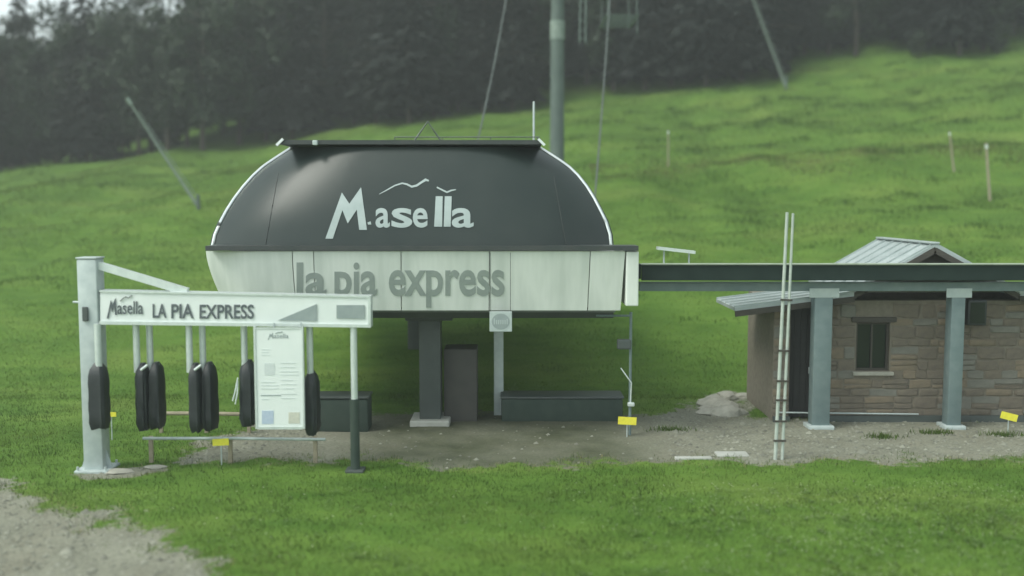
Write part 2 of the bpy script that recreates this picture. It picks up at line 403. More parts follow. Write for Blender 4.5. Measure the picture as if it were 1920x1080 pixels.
x = np.repeat(tx, 60) + rng.normal(0, .38, len(tx) * 60) * np.repeat(rng.uniform(.6, 2.2, len(tx)), 60); y = np.repeat(ty, 60) + rng.normal(0, .22, len(tx) * 60)
nf = np.clip(y / 55, .4, 1.1); blades('tussock_grass', x, y, rng.uniform(.12, .34, len(x)) * nf, rng.uniform(.02, .045, len(x)) * nf, M['tussock'], 'darker tussocks scattered over the meadow slope', .8)
# pale worn band along the levelled track
n = 26000; x = rng.uniform(4, 32, n); y = 52.5 - .05 * x + rng.normal(0, 1.1, n) + 1.2 * np.sin(x * .7); keep = rng.random(n) < .35 + .5 * fine(x * .4, y * .4); x, y = x[keep], y[keep]
blades('track_grass', x, y, rng.uniform(.05, .13, len(x)), rng.uniform(.025, .05, len(x)), M['worn'], 'yellowish worn grass along the level track on the slope', .9)
# broad weed leaves in the front turf
n = 900; wx_, wy_ = scatter(n, 10.9, 16.3); kp = (gravel(wx_, wy_) < .3) & (rng.random(n) < .3 + .7 * sstep(0, 5, wx_)); wx_, wy_ = wx_[kp], wy_[kp]; n = len(wx_) * 14
x = np.repeat(wx_, 14) + rng.normal(0, .06, n); y = np.repeat(wy_, 14) + rng.normal(0, .06, n); z = T(x, y) + rng.uniform(.02, .07, n); r = rng.uniform(.012, .03, n); a0 = rng.uniform(0, 6.28, n); tl_ = rng.uniform(-.4, .5, n)
c = np.stack([x, y, z], 1); d1 = np.stack([np.cos(a0), np.sin(a0), tl_], 1) * r[:, None]; d2 = np.stack([-np.sin(a0), np.cos(a0), 0 * a0], 1) * (r * .55)[:, None]
V = np.stack([c - d1, c + d2, c + d1, c - d2], 1).reshape(-1, 3)
tag(link('weed_leaves', np_mesh('weed_leaves', V, np.arange(4 * n).reshape(-1, 4), M['weed'], 4)), 'broad low weed leaves scattered in the front turf', 'weeds', kind='stuff')
# pale flower heads in the turf at the right
x, y = scatter(5200, 10.9, 16.5); keep = (gravel(x, y) < .05) & (rng.random(len(x)) < sstep(.5, 5, x) * .8 + .06); x, y = x[keep], y[keep]
n = len(x); z = T(x, y) + rng.uniform(.05, .09, n); r = rng.uniform(.006, .013, n); c = np.stack([x, y, z], 1)
V = np.stack([c + np.stack([math.cos(k) * r, math.sin(k) * r, (.006 if k else 0) + 0 * r], 1) for k in (0, 1.57, 3.14, 4.71)], 1).reshape(-1, 3)
tag(link('clover_flowers', np_mesh('clover_flowers', V, np.arange(4 * n).reshape(-1, 4), M['flower'], 4)), 'tiny pale flower heads dotted over the turf', 'flowers', kind='stuff')
# loose pebbles on road and yard
x, y = scatter(30000, 10.8, 23); g = gravel(x, y); keep = (g > .55) & (rng.random(len(x)) < .75 - .7 * (x > -4) * (x < 3)); x, y = x[keep], y[keep]; n = len(x)
r = rng.gamma(2.0, .007, n) + .006; c = np.stack([x, y, T(x, y) - .008], 1); a0 = rng.uniform(0, 6.28, n); V = []
for k in range(4): V.append(c + np.stack([np.cos(a0 + k * 1.57) * r * 1.3, np.sin(a0 + k * 1.57) * r, 0 * r], 1))
V.append(c + np.stack([.2 * r, -.1 * r, r * .9], 1)); V = np.stack(V, 1).reshape(-1, 3)
b = np.arange(n)[:, None] * 5; F = np.concatenate([b + np.array([[0, 1, 4]]), b + np.array([[1, 2, 4]]), b + np.array([[2, 3, 4]]), b + np.array([[3, 0, 4]])])
tag(link('pebbles', np_mesh('pebbles', V, F, M['pebble'], 3)), 'loose grey pebbles strewn over yard and road', 'pebbles', kind='stuff')

# ---------------------------------------------------------------- forest
def crown_conifer(seed, H, R, nq, size):
    g = np.random.default_rng(seed); V = []
    nw = int(H * 2.2); tw = np.linspace(.1, .99, nw); rad = R * (1 - tw) ** .75 * g.uniform(.7, 1.15, nw) + .12
    w = rad ** 1.3; w /= w.sum(); k = g.choice(nw, nq, p=w)
    az = (g.integers(0, 7, nq) + g.normal(0, .13, nq)) * 6.283 / 7 + k * 1.3; u = np.sqrt(g.random(nq)) * rad[k]
    z = tw[k] * H - .28 * u + g.normal(0, .12, nq) + .1 * u * u / R
    c = np.stack([np.cos(az) * u, np.sin(az) * u, z], 1); s = size * g.uniform(.6, 1.4, nq) * (1.1 - .5 * tw[k])
    out = np.stack([np.cos(az), np.sin(az), -.35 + g.normal(0, .2, nq)], 1); sd_ = np.stack([-np.sin(az), np.cos(az), g.normal(0, .4, nq)], 1)
    a = out * s[:, None]; b_ = sd_ * s[:, None] * .45
    return np.stack([c - a * .5, c + b_ * .8, c + a * .9, c - b_ * .8], 1).reshape(-1, 3)
def crown_leafy(seed, H, R, nq, size):
    g = np.random.default_rng(seed); nl = 26
    L_ = g.normal(0, 1, (nl, 3)); L_ /= np.linalg.norm(L_, axis=1)[:, None]; L_ *= g.uniform(.35, 1, (nl, 1)) ** .6
    L_ = L_ * np.array([R * .75, R * .75, H * .42]) + np.array([0, 0, H * .5]); lr = g.uniform(.22, .42, nl) * R
    k = g.integers(0, nl, nq); d = g.normal(0, 1, (nq, 3)); d /= np.linalg.norm(d, axis=1)[:, None]
    c = L_[k] + d * (lr[k] * g.random(nq) ** .35)[:, None]
    s = size * g.uniform(.6, 1.4, nq); a = g.normal(0, 1, (nq, 3)); a /= np.linalg.norm(a, axis=1)[:, None]; b_ = np.cross(a, d); b_ /= np.linalg.norm(b_, axis=1)[:, None] + 1e-6
    a *= s[:, None]; b_ *= s[:, None] * .6
    return np.stack([c - a, c + b_, c + a, c - b_], 1).reshape(-1, 3)
def trunk_mesh(name, H, r, seed, limbs, up):
    mb = MB(); g = random.Random(seed)
    mb.tube([(g.uniform(-.1, .1) * k, g.uniform(-.1, .1) * k, -.3 + (H * .97 + .3) * k / 5) for k in range(6)], r, 7, r * .12)
    for i in range(limbs):
        z = H * g.uniform(.25, .8); a = g.uniform(0, 6.28); l = (1 - z / H) * H * .32 + .4
        mb.tube([(0, 0, z), (math.cos(a) * l * .5, math.sin(a) * l * .5, z + up * l * .3), (math.cos(a) * l, math.sin(a) * l, z + up * l * .5)], r * .3, 5, r * .06)
    o = mb.build(name, M['bark'], None, True, origin=(0, 0, 0)); me = o.data; bpy.data.objects.remove(o); return me
def crown_mesh(name, V, m): return np_mesh(name, V, np.arange(len(V)).reshape(-1, 4), m, 4)
pines = [(trunk_mesh('trunk', 14, .2, 10 + i, 14, -.3), crown_mesh('crown', crown_conifer(20 + i, 14, 2.5 + .3 * i, 3400, .55), M['needle'])) for i in range(3)]
leafs = [(trunk_mesh('trunk', 12, .2, 30 + i, 12, .9), crown_mesh('crown', crown_leafy(40 + i, 12, 3.4 + .4 * i, 4200, .2), M['leaf'])) for i in range(2)]
bush_me = [(trunk_mesh('trunk', 2.2, .05, 60 + i, 8, .9), crown_mesh('crown', crown_leafy(70 + i, 2.2, 1.1, 900, .1), M['leaf'])) for i in range(2)]
def plant(name, kind, x, y, sc, rz, label, cat, group=None):
    r = empty(name, (x, y, float(T(x, y))), rz); r.scale = (sc * random.uniform(.88, 1.12), sc * random.uniform(.88, 1.12), sc)
    link('trunk', kind[0], r); link('crown', kind[1], r); return tag(r, label, cat, group)
def edge_y(px):           # distance of the forest edge along the pixel column
    return YT + 2.5 * math.sin(px * .013) + 1.5 * math.sin(px * .031)
for row in range(2):
    px = -60 - 30 * row
    while px < 1990:
        Y = edge_y(px) + row * 5.0 + random.uniform(-1.2, 1.2); X = (px - 960) / FPX * Y
        hl = 14.6 + random.uniform(-.8, .6) if px < 360 else random.uniform(13, 17)
        if row: hl += .0 if px < 360 else 2
        where = ('at the front of' if row == 0 else 'one row inside') + ' the forest edge ' + ('above the low snow lance' if px < 540 else 'behind the lift tower' if px < 1200 else 'around the high snow lance' if px < 1600 else 'above the marker stakes')
        if random.random() < (.65 if px < 420 else .35 if px < 1150 else .5): plant('broadleaf_tree', random.choice(leafs), X, Y, hl / 12 * .9, random.uniform(0, 6.28), 'rounded broadleaf tree ' + where, 'tree', 'broadleaf trees ' + where)
        else: plant('conifer_tree', random.choice(pines), X, Y, hl / 14, random.uniform(0, 6.28), 'dark pointed conifer ' + where, 'tree', 'conifers ' + where)
        px += random.uniform(42, 70)
for (bx_, by_, sc, lb) in ((1725, 108, .95, 'dark round shrub standing alone just below the forest edge'), (1455, 150, .7, 'low shrub beside the foot of the upper snow lance'), (1872, 100, 1.1, 'wide shrub at the top of the meadow above the marker stakes')):
    g_ = TG(bx_, by_); plant('shrub', random.choice(bush_me), g_.x, g_.y, sc, random.uniform(0, 6), lb, 'shrub')
# the wood behind the edge reads as one dark mass
lowp = [crown_conifer(80 + i, 14, 2.9, 520, 1.2) for i in range(4)]; lowl = [crown_leafy(90 + i, 12, 3.6, 520, .5) for i in range(2)]
Vs = []; gg_ = np.random.default_rng(5)
for Y in np.arange(92, 250, 5.5):
    for X in np.arange(-.64 * Y, .64 * Y, 4.8):
        xx = X + gg_.uniform(-1.8, 1.8); yy = Y + gg_.uniform(-2.2, 2.2); sc = gg_.uniform(.75, 1.15)
        if xx / yy < -.3: sc *= .62
        v = (lowl[gg_.integers(2)] if gg_.random() < .3 else lowp[gg_.integers(4)]) * sc; a = gg_.uniform(0, 6.28); ca, sa = math.cos(a), math.sin(a)
        Vs.append(np.stack([v[:, 0] * ca - v[:, 1] * sa + xx, v[:, 0] * sa + v[:, 1] * ca + yy, v[:, 2] + float(T(xx, yy))], 1))
tag(link('forest', crown_mesh('forest', np.concatenate(Vs), M['needle'])), 'dark dense forest covering the mountainside behind the meadow', 'forest', kind='stuff')

# ---------------------------------------------------------------- lift station
YF = 19.7
st = empty('lift_station', (P(790, 830, 21).x, 24.0, 0))
tag(st, 'chairlift station with dark rounded roof shell over white lettered skirt', 'lift station')
LP = [(462, 393), (440, 398), (415, 409), (395, 420), (372, 435), (350, 452), (330, 470), (312, 490), (296, 514), (284, 533), (276, 546)]
RP = [(462, 1151), (440, 1149), (415, 1141), (395, 1131), (372, 1119), (350, 1105), (330, 1089), (312, 1070), (296, 1046), (284, 1027), (276, 1013)]
def prof(py):
    ys = [p[0] for p in LP][::-1]
    return float(np.interp(py, ys, [p[1] for p in LP][::-1])), float(np.interp(py, ys, [p[1] for p in RP][::-1]))
def shellY(px, py):
    l, r = prof(py); u = (px - (l + r) / 2) / ((r - l) / 2); t = (462 - py) / 186.0
    return YF + .06 + .75 * t ** 1.6 + .95 * abs(u) ** 5
def shell(px, py, d=0.0):
    Y = shellY(px, py) - d; return P(px, py, Y)
us = np.concatenate([np.linspace(-1, -.7, 9), np.linspace(-.55, .55, 8), np.linspace(.7, 1, 9)])
pys = [p[0] for p in LP]
def shuv(u, py):
    l, r = prof(py); return shell((l + r) / 2 + u * (r - l) / 2, py)
fs = MB().patch(shuv, us, pys, .05).build('front_shell', M['shell'], st, True)
for side, sgn in ((LP, -1), (RP, 1)):
    pts = [shuv(sgn * .985, p) + Vector((0, -.012, .0)) for p in np.linspace(462, 277, 26)]
    MB().tube(pts, .036, 8).build('edge_trim', M['trim'], fs, True)
# seams of the shell sheets (thin raised joints)
for px in (1062, 497):
    pts = [shell(px + (462 - q) * (-.18 if px > 800 else .18), q, .004) for q in np.linspace(458, 330 if px > 800 else 325, 10)]
    MB().tube(pts, .008, 6).build('shell_joint', M['cap'], fs, True)
# body behind the front
BACK = 11.5
rim = [shuv(-1, p) + Vector((0, .05, 0)) for p in pys] + [shuv(1, p) + Vector((0, .05, 0)) for p in pys[::-1]]
mb = MB(); n = len(rim); bk = [Vector((p.x, YF + BACK, p.z)) for p in rim]
mb.add(rim + bk, [(i, i + 1, n + i + 1, n + i) for i in range(n - 1)] + [tuple(range(n, 2 * n))])
mb.build('roof_body', M['shell'], st, True)
tl = shuv(-1, 276); tr = shuv(1, 276)
za = P(780, 263, YF + .8).z
cap = MB().box((tl.x + .0, YF + .72, tl.z - .0), (tr.x, YF + BACK - .2, za)).build('roof_cap', M['cap'], st)
MB().bar((tl.x - .06, YF + .70, tl.z - .02), (tl.x + .07, YF + .70, za + .02), .05, .05).build('cap_end_trim', M['trim'], cap)
MB().bar((tr.x + .06, YF + .70, tr.z - .02), (tr.x - .07, YF + .70, za + .02), .05, .05).build('cap_end_trim', M['trim'], cap)
# A-shaped lifting frame, railing and rod on the roof
a = P(775, 263, YF + 1.4); b_ = P(802, 228, YF + 1.4); c = P(828, 263, YF + 1.4)
MB().tube([Vector((a.x, a.y, za)), b_, Vector((c.x, c.y, za))], .022, 6).build('lifting_frame', M['rope'], st)
r0 = P(740, 257, YF + 1.2); r1 = P(1012, 257, YF + 1.2)
mb = MB().tube([r0, r1], .012, 6)
for q in (740, 830, 920, 1008): e_ = P(q, 257, YF + 1.2); mb.tube([e_, Vector((e_.x, e_.y, za - .02))], .01, 6)
mb.build('roof_railing', M['rope'], st)
e_ = P(1001, 190, YF + 2.2); MB().tube([Vector((e_.x, e_.y, za - .02)), e_], .025, 8).build('antenna_rod', M['galv'], st)
mb = MB(); e_ = P(592, 268, YF + .72); mb.box((e_.x - .05, YF + .62, e_.z - .05), (e_.x + .05, YF + .73, e_.z + .05), .02); mb.build('roof_lamp', M['galv'], st)
# gutter ledge between shell and skirt
a = P(386, 470, YF); b_ = P(1197, 461, YF)
MB().box((a.x, YF - .03, a.z), (b_.x, YF + .55, b_.z)).build('gutter_ledge', M['cap'], st)
# skirt
def skirt(px, py, d=0.0):
    t = (py - 471) / 111.0; u = (px - 386) / (1173 - 386)
    X = px + 42 * t ** 1.5 * (1 - u) ** 7 - 9 * t * u ** 6; Y = YF + .02 + .24 * t + .45 * (max(0, .14 - u) / .14) ** 2.2
    return P(X, py, Y - d)
sk = MB().box((P(412, 500, YF).x, YF + .72, P(700, 578, YF + .7).z), (P(1160, 500, YF).x, YF + BACK - .3, P(700, 471, YF + .7).z)).build('skirt', M['white'], st)
seams = [386, 548, 588, 752, 918, 1107, 1173]
for i in range(6):
    lo, hi = seams[i] + (.8 if i else 0), seams[i + 1] - .8
    bot = 582
    MB().patch(lambda u, v: skirt(u, v), np.linspace(lo, hi, 9), np.linspace(471, bot, 9), .05).build('panel', M['white'], sk, True)
a = P(1174.5, 471, YF + .03); b_ = P(1197, 574, YF + .03)
MB().box((a.x, YF + .03, b_.z), (b_.x, YF + 2.2, a.z - .004), .02).build('panel', M['white'], sk)
z_ = P(700, 579, YF + .4).z
MB().box((P(425, 580, YF).x, YF + .40, z_ - .07), (P(1158, 580, YF).x, YF + BACK - .4, z_ - .005)).build('underside', M['under'], st)
# lettering on the skirt and on the shell
# panel pixel x is sheared slightly by the skirt form, so letters are placed straight
def skirt_flat(px, py, d=0.0):
    t = (py - 471) / 111.0; return P(px, py, YF + .02 + .24 * t - d)
word(sk, 'lettering', M['lettergrey'], 'la', 556, 492, 612, 555, skirt_flat, .022, 0, .012)
word(sk, 'lettering', M['lettergrey'], 'pia', 627, 492, 707, 575, skirt_flat, .022, 0, .012)
word(sk, 'lettering', M['lettergrey'], 'express', 729, 506, 946, 577, skirt_flat, .022, 0, .012)
def poly(parent, name, m, pts, surf, proud=.012):
    from mathutils.geometry import tessellate_polygon
    f = tessellate_polygon([[Vector((x, -y, 0)) for x, y in pts]])
    ff = []
    for t in f:
        a_, b2, c_ = (pts[i] for i in t)
        cr = (b2[0] - a_[0]) * (c_[1] - a_[1]) - (b2[1] - a_[1]) * (c_[0] - a_[0]); ff.append(tuple(t) if cr < 0 else tuple(t)[::-1])
    return print_on(parent, name, m, pts, ff, surf, proud)
MPTS = [(610, 447.5), (641, 361), (655, 382), (677, 351), (688, 431), (673.5, 431), (669, 393), (652, 419), (642, 394), (624, 447.5)]
poly(fs, 'logo_letter', M['letterwhite'], MPTS, shell)
word(fs, 'logo_letter', M['letterwhite'], 'a', 704, 390, 731, 427, shell, .018)
word(fs, 'logo_letter', M['letterwhite'], 's', 734, 390, 773, 427, shell, .018)
word(fs, 'logo_letter', M['letterwhite'], 'e', 774, 390, 802, 427, shell, .018)
poly(fs, 'logo_letter', M['letterwhite'], [(814, 425), (817, 368), (830, 368), (829, 425)], shell)
poly(fs, 'logo_letter', M['letterwhite'], [(832, 425), (834, 368), (847, 368), (845, 425)], shell)
word(fs, 'logo_letter', M['letterwhite'], 'a', 847, 390, 888, 427, shell, .018)
poly(fs, 'logo_dot', M['letterwhite'], [(689, 417), (695, 415), (696, 421), (690, 421)], shell)
def stroke(parent, name, m, pts, w, surf):
    pts = [Vector((x, y)) for x, y in pts]; up, dn = [], []
    for i, p in enumerate(pts):
        t = (pts[min(i + 1, len(pts) - 1)] - pts[max(i - 1, 0)]).normalized(); n_ = Vector((-t.y, t.x)); k = w[i] / 2
        up.append(tuple(p - n_ * k)); dn.append(tuple(p + n_ * k))
    return poly(parent, name, m, up + dn[::-1], surf)
stroke(fs, 'logo_ridge_line', M['letterwhite'], [(711, 364), (724, 357), (740, 348), (754, 343.5), (763, 345.5), (772, 350), (781, 348), (790, 342), (798, 337), (804, 339)], [1, 2, 2.6, 3, 3.4, 4, 4, 4, 5, 3], shell)
stroke(fs, 'logo_ridge_line', M['letterwhite'], [(819, 351), (829, 356), (838, 360.5), (846, 357), (855, 355.5)], [2.5, 3, 3.2, 3, 1.5], shell)
# supports and machinery under the station
zt = z_ - .06
def gbox(name, m, px0, px1, pytop, Y, depth, parent, bev=.02, zb=None, ztop=None):
    x0 = P(px0, 700, Y).x; x1 = P(px1, 700, Y).x
    zb_ = float(T((x0 + x1) / 2, Y)) - .03 if zb is None else zb
    zt_ = P(px0, pytop, Y).z if ztop is None else ztop
    return MB().box((x0, Y, zb_), (x1, Y + depth, zt_), bev).build(name, m, parent, True)
c1 = gbox('support_column', M['darksteel'], 786, 826, 0, 21.3, .55, st, ztop=zt)
x_ = c1.location.x + st.location.x
MB().box((x_ - .5, 21.1, zt - .3), (x_ + .5, 22.1, zt - .004), .03).build('column_head', M['darksteel'], c1)
MB().box((x_ - .42, 21.1, -.05), (x_ + .42, 22.05, .1), .03).build('column_foot', M['concrete'], c1)
c2 = gbox('support_column', M['darksteel'], 765, 800, 0, 28.6, .6, st, ztop=zt)
gbox('drive_cabinet', M['brownbox'], 832, 894, 655, 21.6, .8, st)
gbox('hanging_strut', M['galv'], 926, 944, 0, 22.2, .2, st, ztop=zt)
mb = MB(); xa = P(835, 620, 21.5).x; xb = P(930, 620, 22).x
gbox('rail_beam', M['darksteel'], 640, 1150, 0, 20.9, .18, st, zb=zt - .22, ztop=zt - .006)

# dark loading belts on the yard
def pad(px0, px1, pytop, Y, depth, label):
    r = empty('loading_step', (P((px0 + px1) / 2, 800, Y).x, Y + depth / 2, 0)); x0 = P(px0, 780, Y).x; x1 = P(px1, 780, Y).x; zt_ = P(px0, pytop, Y).z
    MB().box((x0, Y, -.04), (x1, Y + depth, zt_), .05).build('rubber_body', M['rubber'], r, True)
    MB().box((x0 - .02, Y - .02, zt_ + .002), (x1 + .02, Y + depth + .02, zt_ + .05), .015).build('top_edge', M['darksteel'], r, True)
    tag(r, label, 'platform')
pad(940, 1168, 748, 21.6, .7, 'long low dark rubber loading step under the station skirt')
pad(590, 690, 748, 20.6, .6, 'short dark rubber block behind the ticket gates')

# badge hung under the skirt
bd = empty('hanging_badge', (P(939, 603, 19.6).x, 19.62, P(939, 622, 19.62).z)); YB = 19.62
a = P(918, 622, YB); b_ = P(960, 584, YB)
MB().box((a.x, YB, a.z), (b_.x, YB + .03, b_.z), .01).build('plate', M['galv'], bd)
fl = lambda px, py, d: P(px, py, YB - d)
poly(bd, 'dark_disc', M['greyprint'], [(939 + 17 * math.cos(-k * 6.283 / 28), 603 + 15 * math.sin(-k * 6.283 / 28)) for k in range(28)], lambda px, py, d: P(px, py, YB - d * .5), .008)
for k, hh in enumerate((11, 8, 8, 8, 8, 8, 10)):
    poly(bd, 'pale_stroke', M['galv'], [(926 + k * 4, 608), (928 + k * 4, 608), (928 + k * 4, 608 - hh), (926 + k * 4, 608 - hh)], lambda px, py, d: P(px, py, YB - .006 - d * .5), .008)
for q in (920, 957): MB().tube([P(q, 586, YB + .015), P(q, 474, YB - .02)], .007, 6).build('hanger_rod', M['rope'], bd)
tag(bd, 'small square badge with dark disc hanging below the skirt on two rods', 'badge')

# control mast at the right end of the station
Ym = 20.3; cm = empty('control_mast', (P(1181, 800, Ym).x, Ym, 0)); t_ = P(1183, 585, Ym)
MB().tube([(t_.x, Ym, -.03), (t_.x, Ym, t_.z)], .03, 8).build('pole', M['steelblue'], cm)
q = P(1118, 592, Ym); MB().tube([(t_.x, Ym, q.z), (q.x, Ym, q.z)], .022, 8).build('arm', M['steelblue'], cm)
q = P(1168, 645, Ym); MB().box((q.x - .12, Ym - .1, q.z - .1), (q.x + .16, Ym + .06, q.z + .1), .03).build('control_box', M['darksteel'], cm)
MB().tube([P(1164, 690, Ym - .05), P(1184, 718, Ym - .07), P(1182, 755, Ym - .07)], .014, 6).build('cable_loop', M['galvlight'], cm)
q = P(1182, 757, Ym - .06); MB().box((q.x - .06, Ym - .12, q.z - .05), (q.x + .08, Ym - .02, q.z + .03), .02).build('socket', M['galvlight'], cm)
tag(cm, 'slim grey control mast with short arm beside the skirt end', 'mast')

# ---------------------------------------------------------------- lift tower and ropes
YTW = 45.0; xt = P(1045, 100, YTW).x; zg = float(T(xt, YTW)); tw = empty('lift_tower', (xt, YTW, zg)); ZA = 14.4
MB().tube([(xt, YTW, zg - .3), (xt, YTW, zg + 4), (xt, YTW, ZA + .6)], .34, 16, .28).build('tube', M['tower'], tw, True)
MB().tube([(xt, YTW, P(0, 75, YTW).z), (xt, YTW, P(0, 40, YTW).z)], .325, 16).build('tube_collar', M['lance'], tw, True)
mb = MB().box((xt - .6, YTW - .6, zg - .3), (xt + .6, YTW + .6, zg + .35), .05); mb.build('footing', M['concrete'], tw)
xl, xr = P(950, 20, YTW).x, P(1134, 20, YTW).x
MB().box((xl - .4, YTW - .2, ZA - .2), (xr + .4, YTW + .2, ZA + .25), .04).build('crossarm', M['tower'], tw, True)
for xs in (xl, xr):
    br = MB().box((xs - .07, YTW - 1.5, ZA - .62), (xs + .07, YTW + 1.5, ZA - .42), .02).build('sheave_beam', M['darksteel'], tw)
    for k in range(6):
        y_ = YTW - 1.3 + k * .52; MB().tube([(xs + .09, y_, ZA - .55), (xs + .17, y_, ZA - .55)], .22, 14).build('sheave', M['black'], br)
    MB().bar((xs, YTW, ZA - .2), (xs, YTW, ZA - .45), .12, .12).build('hanger', M['darksteel'], tw)
# maintenance walkway on the right arm
a = P(1086, 82, YTW); b_ = P(1188, 40, YTW)
wx_ = P(1190, 40, YTW).x
wk = MB().box((xr - .1, YTW - 1.6, b_.z - .03), (xr - .04, YTW + 1.6, b_.z + .03)).build('walkway', M['tower'], tw)
MB().box((wx_ - .06, YTW - 1.6, b_.z - .03), (wx_, YTW + 1.6, b_.z + .03)).build('walkway_rail', M['tower'], wk)
for k in range(9): MB().box((xr - .038, YTW - 1.58 + k * .385, b_.z - .015), (wx_ - .062, YTW - 1.50 + k * .385, b_.z + .015)).build('walkway_slat', M['tower'], wk)
for sy in (-1.5, 1.5):
    for xq in (xr, P(1186, 40, YTW).x): MB().tube([(xq, YTW + sy, b_.z), (xq, YTW + sy, ZA - .3)], .03, 6).build('walkway_post', M['tower'], wk)
q = P(1187, 50, YTW); MB().tube([(q.x, YTW - 1.5, b_.z), (q.x, YTW - 1.5, P(0, 76, YTW).z)], .025, 6).build('drip_pipe', M['tower'], wk)
MB().tube([(P(1088, 0, YTW).x, YTW - .3, ZA - .1), (P(1086, 80, YTW).x, YTW - .3, a.z)], .05, 6).build('ladder_rail', M['tower'], tw)
MB().tube([(P(1098, 0, YTW).x, YTW - .3, ZA - .1), (P(1097, 80, YTW).x, YTW - .3, a.z)], .05, 6).build('ladder_rail', M['tower'], tw)
for k in range(5):
    zq = a.z + .15 + k * .4; MB().tube([(P(1086, 80, YTW).x, YTW - .3, zq), (P(1098, 80, YTW).x, YTW - .3, zq)], .025, 6).build('ladder_rung', M['tower'], tw)
tag(tw, 'grey tubular lift tower standing on the slope behind the station', 'lift tower')
for px0, px1, xs, lb in ((878, 948, xl + .13, 'haul rope rising from the station to the tower arm without walkway'), (1128, 1133, xr + .13, 'haul rope rising from the station to the tower arm with walkway')):
    s_ = P(px0, 268, YF + BACK - 1); e_ = Vector((xs, YTW - 1.4, ZA - .33)); s_.z = 5.35
    if px0 > 1000:
        s_ = P(1112, 412, YF + BACK - .8)
        MB().bar((s_.x - 1.6, s_.y, s_.z - .12), (s_.x + .12, s_.y, s_.z - .12), .16, .16).build('rope_outrigger', M['darksteel'], st)
    pts = [s_.lerp(e_, k / 8) - Vector((0, 0, .35 * math.sin(math.pi * k / 8))) for k in range(9)]
    pts += [Vector((xs, YTW + 1.4, ZA - .33)), Vector((xs + 2, YTW + 60, ZA + 17))]
    tag(MB().tube(pts, .028, 6).build('haul_rope', M['rope'], None, True), lb, 'rope')

# snow lances on the slope
def lance(bx, by, tx, ty, label):
    b_ = TG(bx, by); r = empty('snow_lance', b_); t_ = P(tx, ty, b_.y - .5); d = t_ - b_
    piv = b_ + d * .12 + Vector((0, 0, .1))
    MB().tube([b_ - Vector((0, 0, .3)), Vector((b_.x, b_.y, piv.z))], .09, 8).build('stand', M['tower'], r, True)
    MB().tube([b_ + d * .02 + Vector((0, 0, .1)), b_ + d * .5, t_], .075, 8, .04).build('lance_tube', M['lance'], r, True)
    MB().tube([b_ + d * .1 + Vector((.2, 0, .15)), b_ + d * .93 + Vector((.12, 0, .05))], .02, 6).build('hose', M['lance'], r)
    MB().tube([t_, t_ + d.normalized() * .35], .1, 8).build('nozzle_head', M['lance'], r, True)
    tag(r, label, 'snow lance')
lance(372, 392, 246, 196, 'pale slanted snow lance on the meadow beside the dark roof shell')
lance(1474, 168, 1404, -22, 'pale slanted snow lance high on the meadow at the forest edge')
# marker stakes on the slope
for bx, by, tx, ty, r_, lb in ((1857, 376, 1849, 268, .06, 'pale thick marker stake in the rough grass above the hut'), (1790, 322, 1780, 246, .045, 'thin grey marker stake, the farther one above the hut'), (1253, 312, 1253, 244, .04, 'faint thin marker stake on the meadow near the lift tower')):
    b_ = TG(bx, by); t_ = P(tx, ty, b_.y)
    r = empty('marker_stake', b_); MB().tube([b_ - Vector((0, 0, .2)), t_], r_, 7, r_ * .8).build('stake', M['wood'], r, True)
    MB().tube([t_ - (t_ - b_) * .1, t_ - (t_ - b_) * .03], r_ * 1.05, 7).build('band', M['galvlight'], r, True); tag(r, lb, 'stake')

# ---------------------------------------------------------------- ticket gate portal
YG = G(170, 884).y; xc0, xc1 = P(150, 700, YG).x, P(187, 700, YG).x; xcm = (xc0 + xc1) / 2
pt = empty('ticket_gate_portal', (xcm, YG + .17, 0)); tag(pt, 'galvanised gate portal with long white sign reading LA PIA EXPRESS', 'gate portal')
zc = P(150, 486, YG).z
co = MB().box((xc0, YG, -.02), (xc1, YG + .36, zc), .03).build('column', M['galv'], pt, True)
MB().box((xc0 - .01, YG - .01, zc + .002), (xc1 + .01, YG + .37, zc + .03), .01).build('column_cap', M['galv'], co, True)
MB().box((xc0 - .12, YG - .12, -.03), (xc1 + .12, YG + .48, .035), .01).build('base_plate', M['galv'], co, True)
for sx in (xc0 - .07, xc1 + .07):
    for sy in (YG - .07, YG + .43): MB().tube([(sx, sy, .03), (sx, sy, .1)], .022, 6).build('bolt', M['galv'], co)
for sx in (-1, 1):                                                    # stiffener fins at the foot
    x_ = xc0 if sx < 0 else xc1
    MB().add([(x_, YG + .17, .03), (x_ + sx * .1, YG + .17, .03), (x_, YG + .17, .35), (x_, YG + .19, .03), (x_ + sx * .1, YG + .19, .03), (x_, YG + .19, .35)],
             [(0, 1, 2), (5, 4, 3), (0, 3, 4, 1), (1, 4, 5, 2), (2, 5, 3, 0)]).build('foot_fin', M['galv'], co)
q = P(161, 588, YG); MB().box((q.x - .05, YG - .05, q.z - .13), (q.x + .05, YG - .002, q.z + .12), .015).build('junction_box', M['darksteel'], co)
q = P(130, 568, YG); MB().tube([(q.x, YG + .15, q.z), (xc0 + .05, YG + .15, q.z)], .02, 6).build('cable_stub', M['galv'], co)
YS = YG + .02
def signpt(px, py, d=0.0):
    return P(px, py, YS - d)
